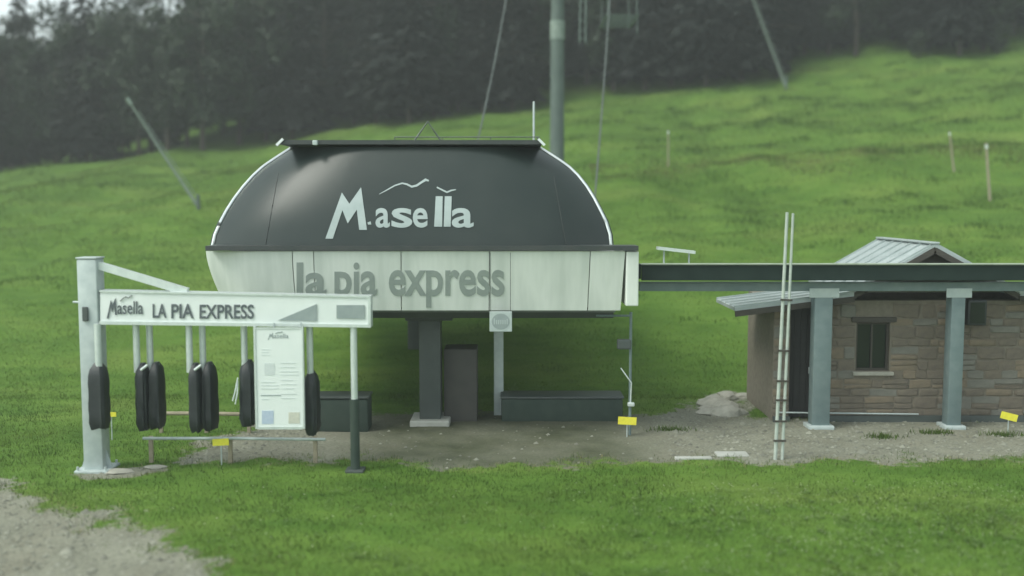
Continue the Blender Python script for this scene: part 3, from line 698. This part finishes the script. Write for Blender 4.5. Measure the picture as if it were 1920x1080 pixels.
# sign box is very slightly out of level, as in the photograph
def sgn_y(px, v): return (546 + (px - 188) * .021) * (1 - v) + (604 + (px - 188) * .012) * v
sg = MB().patch(lambda u, v: P(u, sgn_y(u, v), YS + .012), np.linspace(188, 693, 12), [0, 1], .22).build('sign_box', M['signwhite'], pt)
for v0, v1, nm in ((-.03, .03, 'frame_rail'), (.97, 1.08, 'frame_rail')):
    MB().patch(lambda u, v: P(u, sgn_y(u, v), YS - .012), np.linspace(186, 695, 8), [v0, v1], .27).build(nm, M['galvlight'], sg)
MB().patch(lambda u, v: P(u, sgn_y(u, v), YS - .012), [690, 695], [.04, .96], .26).build('frame_end', M['galvlight'], sg)
# logo and words of the sign
def mini_logo(parent, x0, y0, sx, sy, m, surf, proud):
    tf = lambda p: (x0 + (p[0] - 610) * sx, y0 + (p[1] - 447) * sy)
    poly(parent, 'logo_letter', m, [tf(p) for p in MPTS], surf, proud)
    for tx, xa, xb, yt in (('asella', 692, 888, 366),):
        a_ = tf((xa, yt)); b2 = tf((xb, 427)); word(parent, 'lettering', m, tx, a_[0], a_[1], b2[0], b2[1], surf, .005, 0, proud)
    pts = [tf(p) for p in ((711, 366), (740, 350), (756, 345), (774, 352), (790, 344), (803, 339))]
    stroke(parent, 'logo_ridge_line', m, pts, [1.2] * 6, surf)
mini_logo(sg, 200, 597, .245, .40, M['letterdark'], signpt, .006)
word(sg, 'lettering', M['letterdark'], 'LA', 286, 570, 312, 596, signpt, .02, 0, .006)
word(sg, 'lettering', M['letterdark'], 'PIA', 321, 570, 363, 597, signpt, .02, 0, .006)
word(sg, 'lettering', M['letterdark'], 'EXPRESS', 374, 571, 476, 598, signpt, .02, 0, .006)
poly(sg, 'printed_triangle', M['greyprint'], [(520, 601), (594, 602), (594, 570)], signpt, .006)
poly(sg, 'printed_rectangle', M['greyprint'], [(631, 572), (631, 597), (684, 598), (684, 572)], signpt, .006)
MB().bar(P(184, 497, YG + .14), P(352, 547, YG + .14), .10, .13).build('tie_rod', M['galvlight'], pt)
# inner bracket
MB().box((xc1 - .02, YG + .08, P(0, 600, YG).z), (P(200, 570, YG).x, YG + .22, P(0, 552, YG).z)).build('bracket', M['galv'], pt)
# slim far support with black padding
YR = G(664, 861).y; xr_ = P(664, 700, YG + .1).x; ys_ = YG + .1
zb = P(664, 612, ys_).z; zm = P(664, 748, ys_).z
rp = MB().tube([(xr_, ys_, -.02), (xr_, ys_, zb)], .06, 12).build('end_post', M['galvlight'], pt, True)
MB().tube([(xr_, ys_, .02), (xr_, ys_, zm - .02), (xr_, ys_, zm)], .082, 12).build('post_sleeve', M['rubber'], rp, True)
MB().box((xr_ - .16, ys_ - .16, -.03), (xr_ + .16, ys_ + .16, .025), .01).build('base_plate', M['darksteel'], rp)

# hanging ticket gates
gr_ = random.Random(21)
def gate(tubes, bx0, bx1, yt, yb, Y, depth, label, slant=0):
    xm = P((bx0 + bx1) / 2, 700, Y).x; r = empty('ticket_gate', (xm, Y + depth / 2, P(0, yb, Y).z))
    for k, tx in enumerate(tubes):
        yy = Y + depth * (.3 + .4 * k); q = P(tx, 650, yy); zt_ = P(tx, 607, yy).z
        MB().tube([(q.x, yy, P(tx, yt + 14, yy).z), (q.x, yy, zt_)], .058, 12).build('hanger_tube', M['galvlight'], r, True)
    x0, x1 = P(bx0, 700, Y).x, P(bx1, 700, Y).x; z0, z1 = P(0, yb, Y).z, P(0, yt, Y).z; w = x1 - x0; n = 2 if len(tubes) > 1 else 1
    for k in range(n):
        a_ = x0 + w * k / n + .004 * (k > 0); b2 = x0 + w * (k + 1) / n; yo = Y + (.0 if k == 0 else .12)
        cx, hw = (a_ + b2) / 2, (b2 - a_) / 2; rings = []; na = 22     # a reader wrapped in a black cover, gathered at the top
        fold = [gr_.uniform(-1, 1) for _ in range(na)]; zs = np.linspace(0, 1, 11)
        for t in zs:
            sc_ = float(np.interp(t, [0, .04, .1, .8, .9, .96, 1], [.8, .97, 1.03, 1.0, .86, .55, .34])); ring = []
            for i in range(na):
                an = i * 2 * math.pi / na; c_, s_ = math.cos(an), math.sin(an); e_ = .55
                f_ = 1 + .12 * fold[i] * (1.3 - t) + .04 * math.sin(3 * t * 6 + i)
                ring.append((cx + math.copysign(abs(c_) ** e_, c_) * hw * sc_ * f_, yo + depth * .42 + math.copysign(abs(s_) ** e_, s_) * depth * .42 * sc_ * f_, z0 + (z1 - z0) * t + (.03 * fold[(i * 5) % na] if t < .06 else 0)))
            rings.append(ring)
        bd_ = MB().rings(rings).build('black_cover', M['black'], r, True)
        MB().tube([(cx - hw * .5, yo + depth * .42, z1 - .045), (cx, yo + depth * .30, z1 - .05), (cx + hw * .5, yo + depth * .42, z1 - .045)], .012, 6).build('tie_cord', M['galv'], bd_, True)
    if n == 2:                                           # pale turnstile knuckle between the two bodies
        MB().tube([((x0 + x1) / 2 - .05, Y - .02, z1 - .09), ((x0 + x1) / 2 + .07, Y - .02, z1 + .0)], .025, 8).build('turnstile_knuckle', M['galvlight'], r, True)
    return tag(r, label, 'ticket gate')
gate([184], 161, 192, 682, 806, YG - .38, .42, 'single black-wrapped ticket reader hanging right against the big column')
gate([256, 281], 249, 292, 684, 808, YG + .05, .5, 'black-wrapped paired ticket gate hanging second from the big column')
gate([355, 380], 349, 393, 684, 811, YG + .05, .5, 'black-wrapped paired ticket gate hanging third from the big column')
g4 = gate([458], 446, 474, 678, 800, YG + .15, .5, 'black-wrapped ticket reader with bent turnstile arms beside the information board')
gate([581], 566, 592, 698, 816, YG + .05, .5, 'black-wrapped ticket reader partly behind the information board edge')
q0 = P(447, 740, YG + .2); 
for k, (dx, dy) in enumerate(((436, 752), (441, 758))):
    MB().tube([P(446, 708 + 6 * k, YG + .2), P(dx + 4, 738, YG + .1), P(dx, dy, YG + .08)], .012, 6).build('turnstile_arm', M['galvlight'], g4, True)

# information board
YI = YG - .10; ib = empty('information_board', (P(523, 700, YI).x, YI, P(523, 804, YI).z))
bpn = MB().box((P(480, 700, YI).x, YI, P(0, 803, YI).z), (P(568, 700, YI).x, YI + .05, P(0, 614, YI).z), .008).build('board', M['signwhite'], ib)
for a_, b2 in ((477, 481), (567, 570)): MB().box((P(a_, 700, YI).x, YI - .012, P(0, 804, YI).z), (P(b2, 700, YI).x, YI + .06, P(0, 612, YI).z)).build('frame_side', M['galvlight'], ib)
for a_, b2 in ((614, 617), (800, 805)): MB().box((P(481.3, 700, YI).x, YI - .010, P(0, b2, YI).z), (P(566.7, 700, YI).x, YI + .058, P(0, a_, YI).z)).build('frame_rail', M['galvlight'], ib)
bsurf = lambda px, py, d: P(px, py, YI - d)
mini_logo(bpn, 502, 637, .14, .14, M['greyprint'], bsurf, .005)
def blk(x0, y0, x1, y1, m): poly(bpn, 'printed_block', M[m], [(x0, y0), (x0, y1), (x1, y1), (x1, y0)], bsurf, .005)
blk(496, 681, 515, 703, 'paleprint'); blk(491, 770, 513, 795, 'blueprint'); blk(541, 773, 562, 794, 'beigeprint'); blk(489, 740.5, 527, 742.5, 'greyprint')
rl = random.Random(3)
for yy, xa, xb in [(y_, 490, 510) for y_ in (655, 660, 665)] + [(y_, 526, 560) for y_ in (680, 688, 696, 702)] + [(y_, 490, 525) for y_ in (716, 722, 728)] + [(y_, 527, 560) for y_ in (712, 720, 728, 738, 746)] + [(748, 491, 505)]:
    blk(xa, yy, xb - rl.uniform(0, 10), yy + 1.4, 'paleprint')
for hx in (500, 552): MB().tube([(P(hx, 0, YI).x, YI + .06, P(0, 618, YI).z), (P(hx, 0, YI).x, YI + .06, P(0, 606, YI).z)], .015, 6).build('hook', M['galv'], ib)
tag(ib, 'tall white information board hanging under the gate sign', 'board')

# low rails near the gate
def rail(px0, px1, py, Y, posts, m, label, r=.03):
    a_ = P(px0, py, Y); b2 = P(px1, py + 2, Y); o = empty('low_rail', ((a_.x + b2.x) / 2, Y, 0))
    MB().tube([a_, (a_ + b2) / 2 + Vector((0, 0, .01)), b2], r, 8).build('rail', m, o, True)
    for q in posts:
        p_ = P(q, py, Y); MB().bar((p_.x, Y + .05, float(T(p_.x, Y)) - .1), (p_.x, Y + .05, p_.z + .03), .07, .06).build('post', M['wood'], o)
    return tag(o, label, 'rail')
rail(268, 610, 822, 18.05, (281, 430, 590), M['galv'], 'low grey tube rail on short stakes between the ticket gates', .028)
rail(290, 475, 775, 20.4, (300, 385, 465), M['wood'], 'low brown wooden rail behind the ticket gates', .04)

# yellow plates
def plate(px, py, w, Y, tilt, label):
    p = P(px, py, Y); o = empty('yellow_marker', (p.x, Y, float(T(p.x, Y)))); zz = max(p.z, .1); w2 = w / FPX * Y / 2
    MB().tube([(p.x, Y + .02, float(T(p.x, Y)) - .08), (p.x, Y + .02, zz)], .012, 6).build('peg', M['galv'], o)
    c_, s_ = math.cos(tilt), math.sin(tilt); V_ = []
    for yy in (Y - .012, Y + .006):
        for a_, b2 in ((-1, -.42), (1, -.42), (1, .42), (-1, .42)): V_.append((p.x + w2 * (a_ * c_ - b2 * s_), yy, zz + w2 * (a_ * s_ + b2 * c_)))
    MB().add(V_, [(0, 1, 2, 3), (7, 6, 5, 4), (0, 4, 5, 1), (1, 5, 6, 2), (2, 6, 7, 3), (3, 7, 4, 0)]).build('plate', M['yellow'], o)
    tag(o, label, 'marker')
plate(414, 829, 31, 17.9, .05, 'yellow marker plate on the low tube rail in front of gravel')
plate(208, 777, 20, 19.8, 0, 'small yellow marker plate in the grass beside the big gate column')
plate(1176, 789, 35, 20.1, -.05, 'yellow marker plate at the foot of the slim control mast')
plate(1892, 781, 32, 20.4, -.25, 'tilted yellow marker plate in front of the hut wall')

# ---------------------------------------------------------------- stone hut
YH = 21.6; X0 = P(1448, 780, YH).x; X1 = X0 + 8.2; ZB = 0.0
XR = P(1742, 457, YH).x; ZR = P(1742, 458, YH - .45).z                     # ridge
hut = empty('stone_hut', ((X0 + X1) / 2, YH + 2.5, 0)); tag(hut, 'small rubble stone hut with grey metal gable roof and dark openings', 'hut')
XE = P(1378, 575, YH - .45).x; ZE = P(1378, 577, YH - .45).z               # left eave
sl = (P(0, 545, YH - .45).z - ZE) / (P(1545, 545, YH - .45).x - XE); zw = ZE + sl * (X0 - XE) - .08                  # wall plate at the left corner
X1 = P(2110, 700, YH).x; DEP = 2.4
XG0, XG1 = P(1600, 500, YH).x, P(1890, 500, YH).x; ZGE = P(0, 543, YH - .3).z   # eaves of the raised gable roof
zw = min(zw, ZGE - .12)
# window and door openings
wx0, wx1 = P(1606, 650, YH).x, P(1669, 650, YH).x; wz0, wz1 = P(0, 696, YH).z, P(0, 605, YH).z
dx0, dx1 = P(1482, 650, YH).x, P(1530, 650, YH).x; dz1 = P(0, 562, YH).z
ZWT = P(0, 540, YH).z
def rects_wall(y0, y1, top):
    mb = MB()
    for a_, b2, c_, d_ in ((X0, dx0, -.1, top), (dx0, dx1, dz1, top), (dx1, wx0, -.1, top), (wx0, wx1, -.1, wz0), (wx0, wx1, wz1, top), (wx1, X1, -.1, top)):
        if d_ > c_: mb.box((a_, y0, c_), (b2, y1, d_))
    return mb
wall = rects_wall(YH + .03, YH + .4, zw).build('wall', M['mortar'], hut)
MB().box((X0, YH + .41, -.1), (X0 + .4, YH + DEP, zw)).build('side_wall', M['mortar'], hut)
MB().box((X1 - .4, YH + .41, -.1), (X1, YH + DEP, zw)).build('side_wall', M['mortar'], hut)
MB().box((X0 + .41, YH + DEP - .4, -.1), (X1 - .41, YH + DEP, zw)).build('rear_wall', M['mortar'], hut)
MB().add([(XG0 + .15, YH + .0, ZGE), (XG1 - .15, YH + .0, ZGE), (XR, YH + .0, ZR - .10), (XG0 + .15, YH + .12, ZGE), (XG1 - .15, YH + .12, ZGE), (XR, YH + .12, ZR - .10)],
         [(0, 1, 2), (5, 4, 3), (0, 3, 4, 1), (1, 4, 5, 2), (2, 5, 3, 0)]).build('gable_boards', M['darkwood'], hut)
# rubble stones, each its own piece, laid in uneven courses
rs = random.Random(11); z = .02; count = 0
def stone_mesh(w, h):
    mb = MB(); d = rs.uniform(.010, .035); j = lambda: rs.uniform(-.12, .12) * min(w, h)
    o = [(-w / 2 + abs(j()), 0, -h / 2 + abs(j())), (j(), 0, -h / 2), (w / 2 - abs(j()), 0, -h / 2 + abs(j())), (w / 2, 0, j()), (w / 2 - abs(j()), 0, h / 2 - abs(j())), (j(), 0, h / 2), (-w / 2 + abs(j()), 0, h / 2 - abs(j())), (-w / 2, 0, j())]
    back = [(x, .06, z_) for x, _, z_ in o]; front = [(x * .86, -d * rs.uniform(.75, 1.15), z_ * .8) for x, _, z_ in o]
    mb.rings([back, [(x, -.01, z_) for x, _, z_ in o], front]); return mb
lib = {}
XS1 = P(1990, 700, YH).x
while z < zw - .08:
    hgt = min(rs.uniform(.15, .33), zw - z)
    cuts = []
    if z < dz1 + .02: cuts.append((dx0 - .01, dx1 + .01))
    if z + hgt > wz0 - .1 and z < wz1 + .13: cuts.append((wx0 - .02, wx1 + .02))
    xs_ = [X0 + .005] + [q for c_ in sorted(cuts) for q in c_] + [XS1]
    for k in range(0, len(xs_), 2):
        x, xe_ = xs_[k], xs_[k + 1]
        while xe_ - x > .06:
            w = rs.uniform(.2, .66)
            if xe_ - x - w < .16: w = min(xe_ - x, .7)
            for (zz_, hh_) in ([(z, hgt)] if hgt < .19 or rs.random() < .6 else [(z, hgt * .45), (z + hgt * .45, hgt * .55)]):
                if count >= 299: break
                key = (round(w / .06), round(hh_ / .04), rs.randint(0, 2))
                if key not in lib:
                    o = stone_mesh(key[0] * .06 - .012, key[1] * .04 - .010).build('stone', M[rs.choice(('stoneA', 'stoneA', 'stoneB', 'stoneC'))], None, origin=(0, 0, 0)); lib[key] = o.data; bpy.data.objects.remove(o)
                s_ = link('stone', lib[key], wall, Vector((x + w / 2, YH + .03, zz_ + hh_ / 2)) - hut.location - wall.location); s_.rotation_euler = (0, rs.uniform(-.05, .05), 0); count += 1
            x += w
    z += hgt
# window
wn_ = MB().box((wx0, YH + .14, wz0), (wx1, YH + .17, wz1)).build('window', M['glassdark'], hut)
for a_, b2 in (((wx0, YH + .10, wz0), (wx0 + .05, YH + .135, wz1)), ((wx1 - .05, YH + .10, wz0), (wx1, YH + .135, wz1)), ((wx0 + .052, YH + .10, wz1 - .05), (wx1 - .052, YH + .135, wz1)), ((wx0 + .052, YH + .10, wz0), (wx1 - .052, YH + .135, wz0 + .05)), (((wx0 + wx1) / 2 - .02, YH + .105, wz0 + .052), ((wx0 + wx1) / 2 + .02, YH + .135, wz1 - .052))):
    MB().box(a_, b2).build('frame', M['darkwood'], wn_)
MB().box((wx0 - .08, YH - .06, wz0 - .09), (wx1 + .08, YH + .12, wz0 - .01), .012).build('sill', M['rock'], wn_)
MB().box((wx0 - .12, YH - .03, wz1 + .01), (wx1 + .12, YH + .1, wz1 + .12), .015).build('lintel', M['darkwood'], wn_)
# door
dr = MB().box((dx0, YH + .24, .02), (dx1, YH + .29, dz1)).build('door', M['doordark'], hut)
nb = 4
for k in range(nb):
    a_ = dx0 + (dx1 - dx0) * k / nb + .004; b2 = dx0 + (dx1 - dx0) * (k + 1) / nb - .004
    MB().box((a_, YH + .215, .03), (b2, YH + .238, dz1 - .01)).build('board', M['doordark'], dr)
MB().tube([(dx1 - .08, YH + .2, 1.0), (dx1 - .08, YH + .2, 1.14)], .012, 6).build('handle', M['galv'], dr)
MB().box((X0 + .0, YH - .10, -.04), (dx0 - .01, YH - .06 + .03, .11)).build('base_strip', M['darksteel'], hut)  # dark strip along the foot of the front wall
MB().box((dx1 + .01, YH - .10, -.04), (X1, YH - .03, .13)).build('base_strip', M['darksteel'], hut)
MB().tube([(dx0 - .3, YH - .13, .21), (P(1720, 700, YH).x, YH - .13, .17)], .018, 6).build('wall_pipe', M['galv'], hut)
# roof: two slopes with standing seams
def slope(xe, ze, xt_, zt_, y0, y1, n):
    mb = MB(); th = .07
    v = [(xe, y0, ze), (xt_, y0, zt_), (xt_, y1, zt_), (xe, y1, ze)]; v += [(x, y, z_ - th) for x, y, z_ in v]
    mb.add(v, [(0, 1, 2, 3), (7, 6, 5, 4), (0, 4, 5, 1), (1, 5, 6, 2), (2, 6, 7, 3), (3, 7, 4, 0)]); o = mb.build('roof_slope', M['roofgrey'], hut)
    for k in range(n):
        y_ = y0 + .04 + k * (y1 - y0 - .08) / (n - 1); MB().bar((xe, y_, ze + .02), (xt_, y_, zt_ + .02), .025, .04).build('standing_seam', M['roofgrey'], o)
    MB().bar((xe, y0 - .015, ze - .13), (xt_, y0 - .015, zt_ - .13), .03, .12).build('verge_board', M['darkwood'], o)
    return o
slope(XG0 - .1, ZGE - .02, XR - .002, ZR, YH - .3, YH + 2.9, 7); slope(XG1 + .1, ZGE - .02, XR + .002, ZR, YH - .3, YH + 2.9, 7)
MB().box((XR - .10, YH - .32, ZR + .002), (XR + .10, YH + 2.92, ZR + .04), .01).build('ridge_cap', M['roofgrey'], hut)
zl = ZE + sl * (XG0 - .12 - XE)
slope(XE, ZE, XG0 - .12, min(zl, ZGE - .06), YH - .45, YH + 1.5, 5)
slope(X1 + .2, ZGE - .15, XG1 + .12, ZGE - .06, YH - .3, YH + 2.5, 5)
# ---------------------------------------------------------------- long open canopy in front of the hut
YC0, YC1 = 20.55, 23.0
cx0 = P(1203, 500, YC0).x; cx1 = P(2150, 500, YC0).x
zt0 = P(0, 497, YC0).z; zf0 = P(0, 526, YC0).z
cn = empty('open_canopy', ((cx0 + cx1) / 2, 21.3, 0)); tag(cn, 'long low canopy with dark fascia on blue grey posts in front of the hut', 'canopy')
YC1 = YH - .5 
MB().box((cx0, YC0 + .06, zt0 - .06), (cx1, YC1, zt0)).build('roof_deck', M['roofpale'], cn)
MB().box((cx0, YC0, zf0), (cx1, YC0 + .055, zt0 + .012), .008).build('fascia', M['fascia'], cn)
MB().box((cx0 - .05, YC0 + .057, zf0 + .03), (cx0 - .002, YC1, zt0 + .012)).build('fascia', M['fascia'], cn)
MB().tube([(cx0, YC0 - .03, zt0 + .02), (cx1, YC0 - .03, zt0 + .02)], .022, 8).build('edge_rail', M['roofpale'], cn)
YPp = 20.85; zbt = P(0, 529, YPp).z; zbb = P(0, 546, YPp).z
MB().box((cx0, YPp, zbb), (cx1, YPp + .16, min(zbt, zt0 - .065)), .01).build('beam', M['steelblue'], cn)
for px, w in ((1541, 17), (1792, 13), (2060, 14)):
    x_ = P(px, 700, YPp).x; hw = w / FPX * YPp
    ps = MB().box((x_ - hw, YPp - .02, -.03), (x_ + hw, YPp + .28, zbb - .004), .02).build('post', M['steelblue'], cn, True)
    MB().box((x_ - hw - .08, YPp - .1, -.03), (x_ + hw + .08, YPp + .36, .07), .02).build('foot', M['galv'], ps, True)
    MB().box((x_ - hw - .12, YPp - .03, zbb - .13), (x_ + hw + .12, YPp - .022, zbb + .06)).build('head_plate', M['galv'], ps)
# pale strut between station and canopy
a_ = P(1232, 465, 20.8); b2 = P(1302, 473, 20.8)
so = empty('roof_board', (a_.x, 20.8, b2.z)); MB().bar(a_, b2, .25, .06).build('plank', M['galvlight'], so)
for q in (1245, 1292): p_ = P(q, 470, 20.8); MB().tube([(p_.x, 20.8, zt0 - .01), (p_.x, 20.8, p_.z)], .02, 6).build('leg', M['galv'], so)
tag(so, 'pale tilted board on short legs on the canopy near the station', 'board')
# dark lantern box on the wall
q0 = P(1812, 610, 21.2); q1 = P(1850, 562, 21.2); wl_ = empty('wall_lamp', ((q0.x + q1.x) / 2, 21.57, q0.z))
MB().box((q0.x, 21.15, q0.z), (q1.x, 21.42, q1.z), .03).build('housing', M['black'], wl_, True)
MB().box((q0.x + .05, 21.14, q0.z + .05), (q1.x - .05, 21.149, q1.z - .05)).build('front_glass', M['glassdark'], wl_)
MB().box(((q0.x + q1.x) / 2 - .05, 21.42, q0.z + .15), ((q0.x + q1.x) / 2 + .05, 21.66, q0.z + .28)).build('bracket', M['darksteel'], wl_)
tag(wl_, 'black box lamp on a bracket high on the hut wall', 'lamp')

# twin pale pole with rungs in front of the hut
b0 = G(1456, 862); Yp = b0.y; tp = empty('twin_pole', b0)
t0 = P(1476, 398, Yp); t1 = P(1487, 400, Yp); b1 = P(1466, 862, Yp); b0p = P(1453, 862, Yp)
MB().tube([Vector((b0p.x, Yp, -.2)), t0], .034, 8, .028).build('pole', M['polepale'], tp, True)
MB().tube([Vector((b1.x, Yp, -.2)), t1], .030, 8, .024).build('pole', M['polepale'], tp, True)
for yy in (560, 655, 712, 748, 788, 825):
    f = (862 - yy) / 463.0; a_ = b0p.lerp(t0, f); c_ = b1.lerp(t1, f); MB().bar(a_ - Vector((.05, 0.03, 0)), c_ + Vector((.05, -.03, 0)), .03, .035).build('rung', M['darkwood'], tp)
tag(tp, 'tall pale twin pole tied with dark rungs in front of the hut door', 'pole')

# rocks on the bank between station and hut, slabs at the yard edge
rk = random.Random(4)
def rock(p, sx, sy, sz, label, name='rock', group=None):
    mb = MB(); rings = []
    n = 9; an0 = rk.uniform(0, 6)
    for lv, (s, h) in enumerate(((1.0, -.25), (1.05, .15), (.85, .6), (.45, .95))):
        rings.append([(p.x + math.cos(an0 + k * 6.283 / n) * sx * s * rk.uniform(.82, 1.15), p.y + math.sin(an0 + k * 6.283 / n) * sy * s * rk.uniform(.82, 1.15), p.z + sz * (h + rk.uniform(-.08, .08))) for k in range(n)])
    return tag(mb.rings(rings).build(name, M['rock'], None), label, 'rock', group)
for k in range(13):
    px, py = rk.uniform(1328, 1400), rk.uniform(742, 778)
    rock(TG(px, py), rk.uniform(.15, .4), rk.uniform(.15, .3), rk.uniform(.08, .22), 'pale rough rock in the heap at the hut corner', group='rocks heaped at the hut corner')
for px, py, sx, sy, lb in ((1372, 853, .30, .16, 'pale flat concrete cover at the yard edge, the broader one'), (1300, 860, .34, .07, 'narrow pale concrete strip at the yard edge')):
    p = G(px, py); o = MB().box((p.x - sx, p.y - sy, -.05), (p.x + sx, p.y + sy, .035), .02).build('concrete_cover', M['concrete'], None); tag(o, lb, 'slab')
for px, py, sx, sy, lb in ((222, 884, .28, .16, 'flat broken concrete piece at the foot of the big gate column'), (292, 876, .2, .1, 'small flat concrete piece near the low rail end')):
    rock(G(px, py), sx, sy, .04, lb, 'concrete_piece')
# weed tufts in the yard
for k, (px, py) in enumerate(((1752, 812), (1655, 820), (1880, 816), (1258, 806))):
    p = G(px, py); n = 160; g_ = np.random.default_rng(k); r_ = g_.normal(0, .5, n) * .4; a = g_.uniform(0, 6.28, n); h = g_.uniform(.05, .14, n)
    c = np.stack([p.x + r_, p.y + g_.normal(0, .07, n), 0 * h - .01], 1); d = np.stack([np.cos(a), np.sin(a), 0 * a], 1) * .01
    V = np.stack([c - d, c + d, c + np.stack([np.cos(a) * .04, np.sin(a) * .04, h], 1)], 1).reshape(-1, 3)
    me = np_mesh('weed_tuft', V - np.array(p), np.arange(3 * n).reshape(-1, 3), M['grass'], 3)
    tag(link('weed_tuft', me, None, p), ('weed tuft in the gravel below the farther canopy post', 'weed tuft in the gravel below the hut window', 'weed tuft in the gravel near the tilted yellow marker', 'dark weed tuft in the gravel near the control mast')[k], 'plant', kind='stuff')

# ---------------------------------------------------------------- haze
hz = MB().box((-260, -70, -4), (260, 330, 170)).build('haze', None or M['concrete'], None)
hm = bpy.data.materials.new('haze_air'); hm.use_nodes = True
hn = hm.node_tree.nodes; hn.clear(); ho = hn.new('ShaderNodeOutputMaterial'); pv = hn.new('ShaderNodeVolumePrincipled')
pv.inputs['Color'].default_value = (.86, .93, .90, 1); pv.inputs['Density'].default_value = .0017; pv.inputs['Anisotropy'].default_value = .2
hm.node_tree.links.new(pv.outputs[0], ho.inputs['Volume'])
hz.data.materials.clear(); hz.data.materials.append(hm); tag(hz, 'thin pale damp air over the valley', 'haze', kind='stuff')
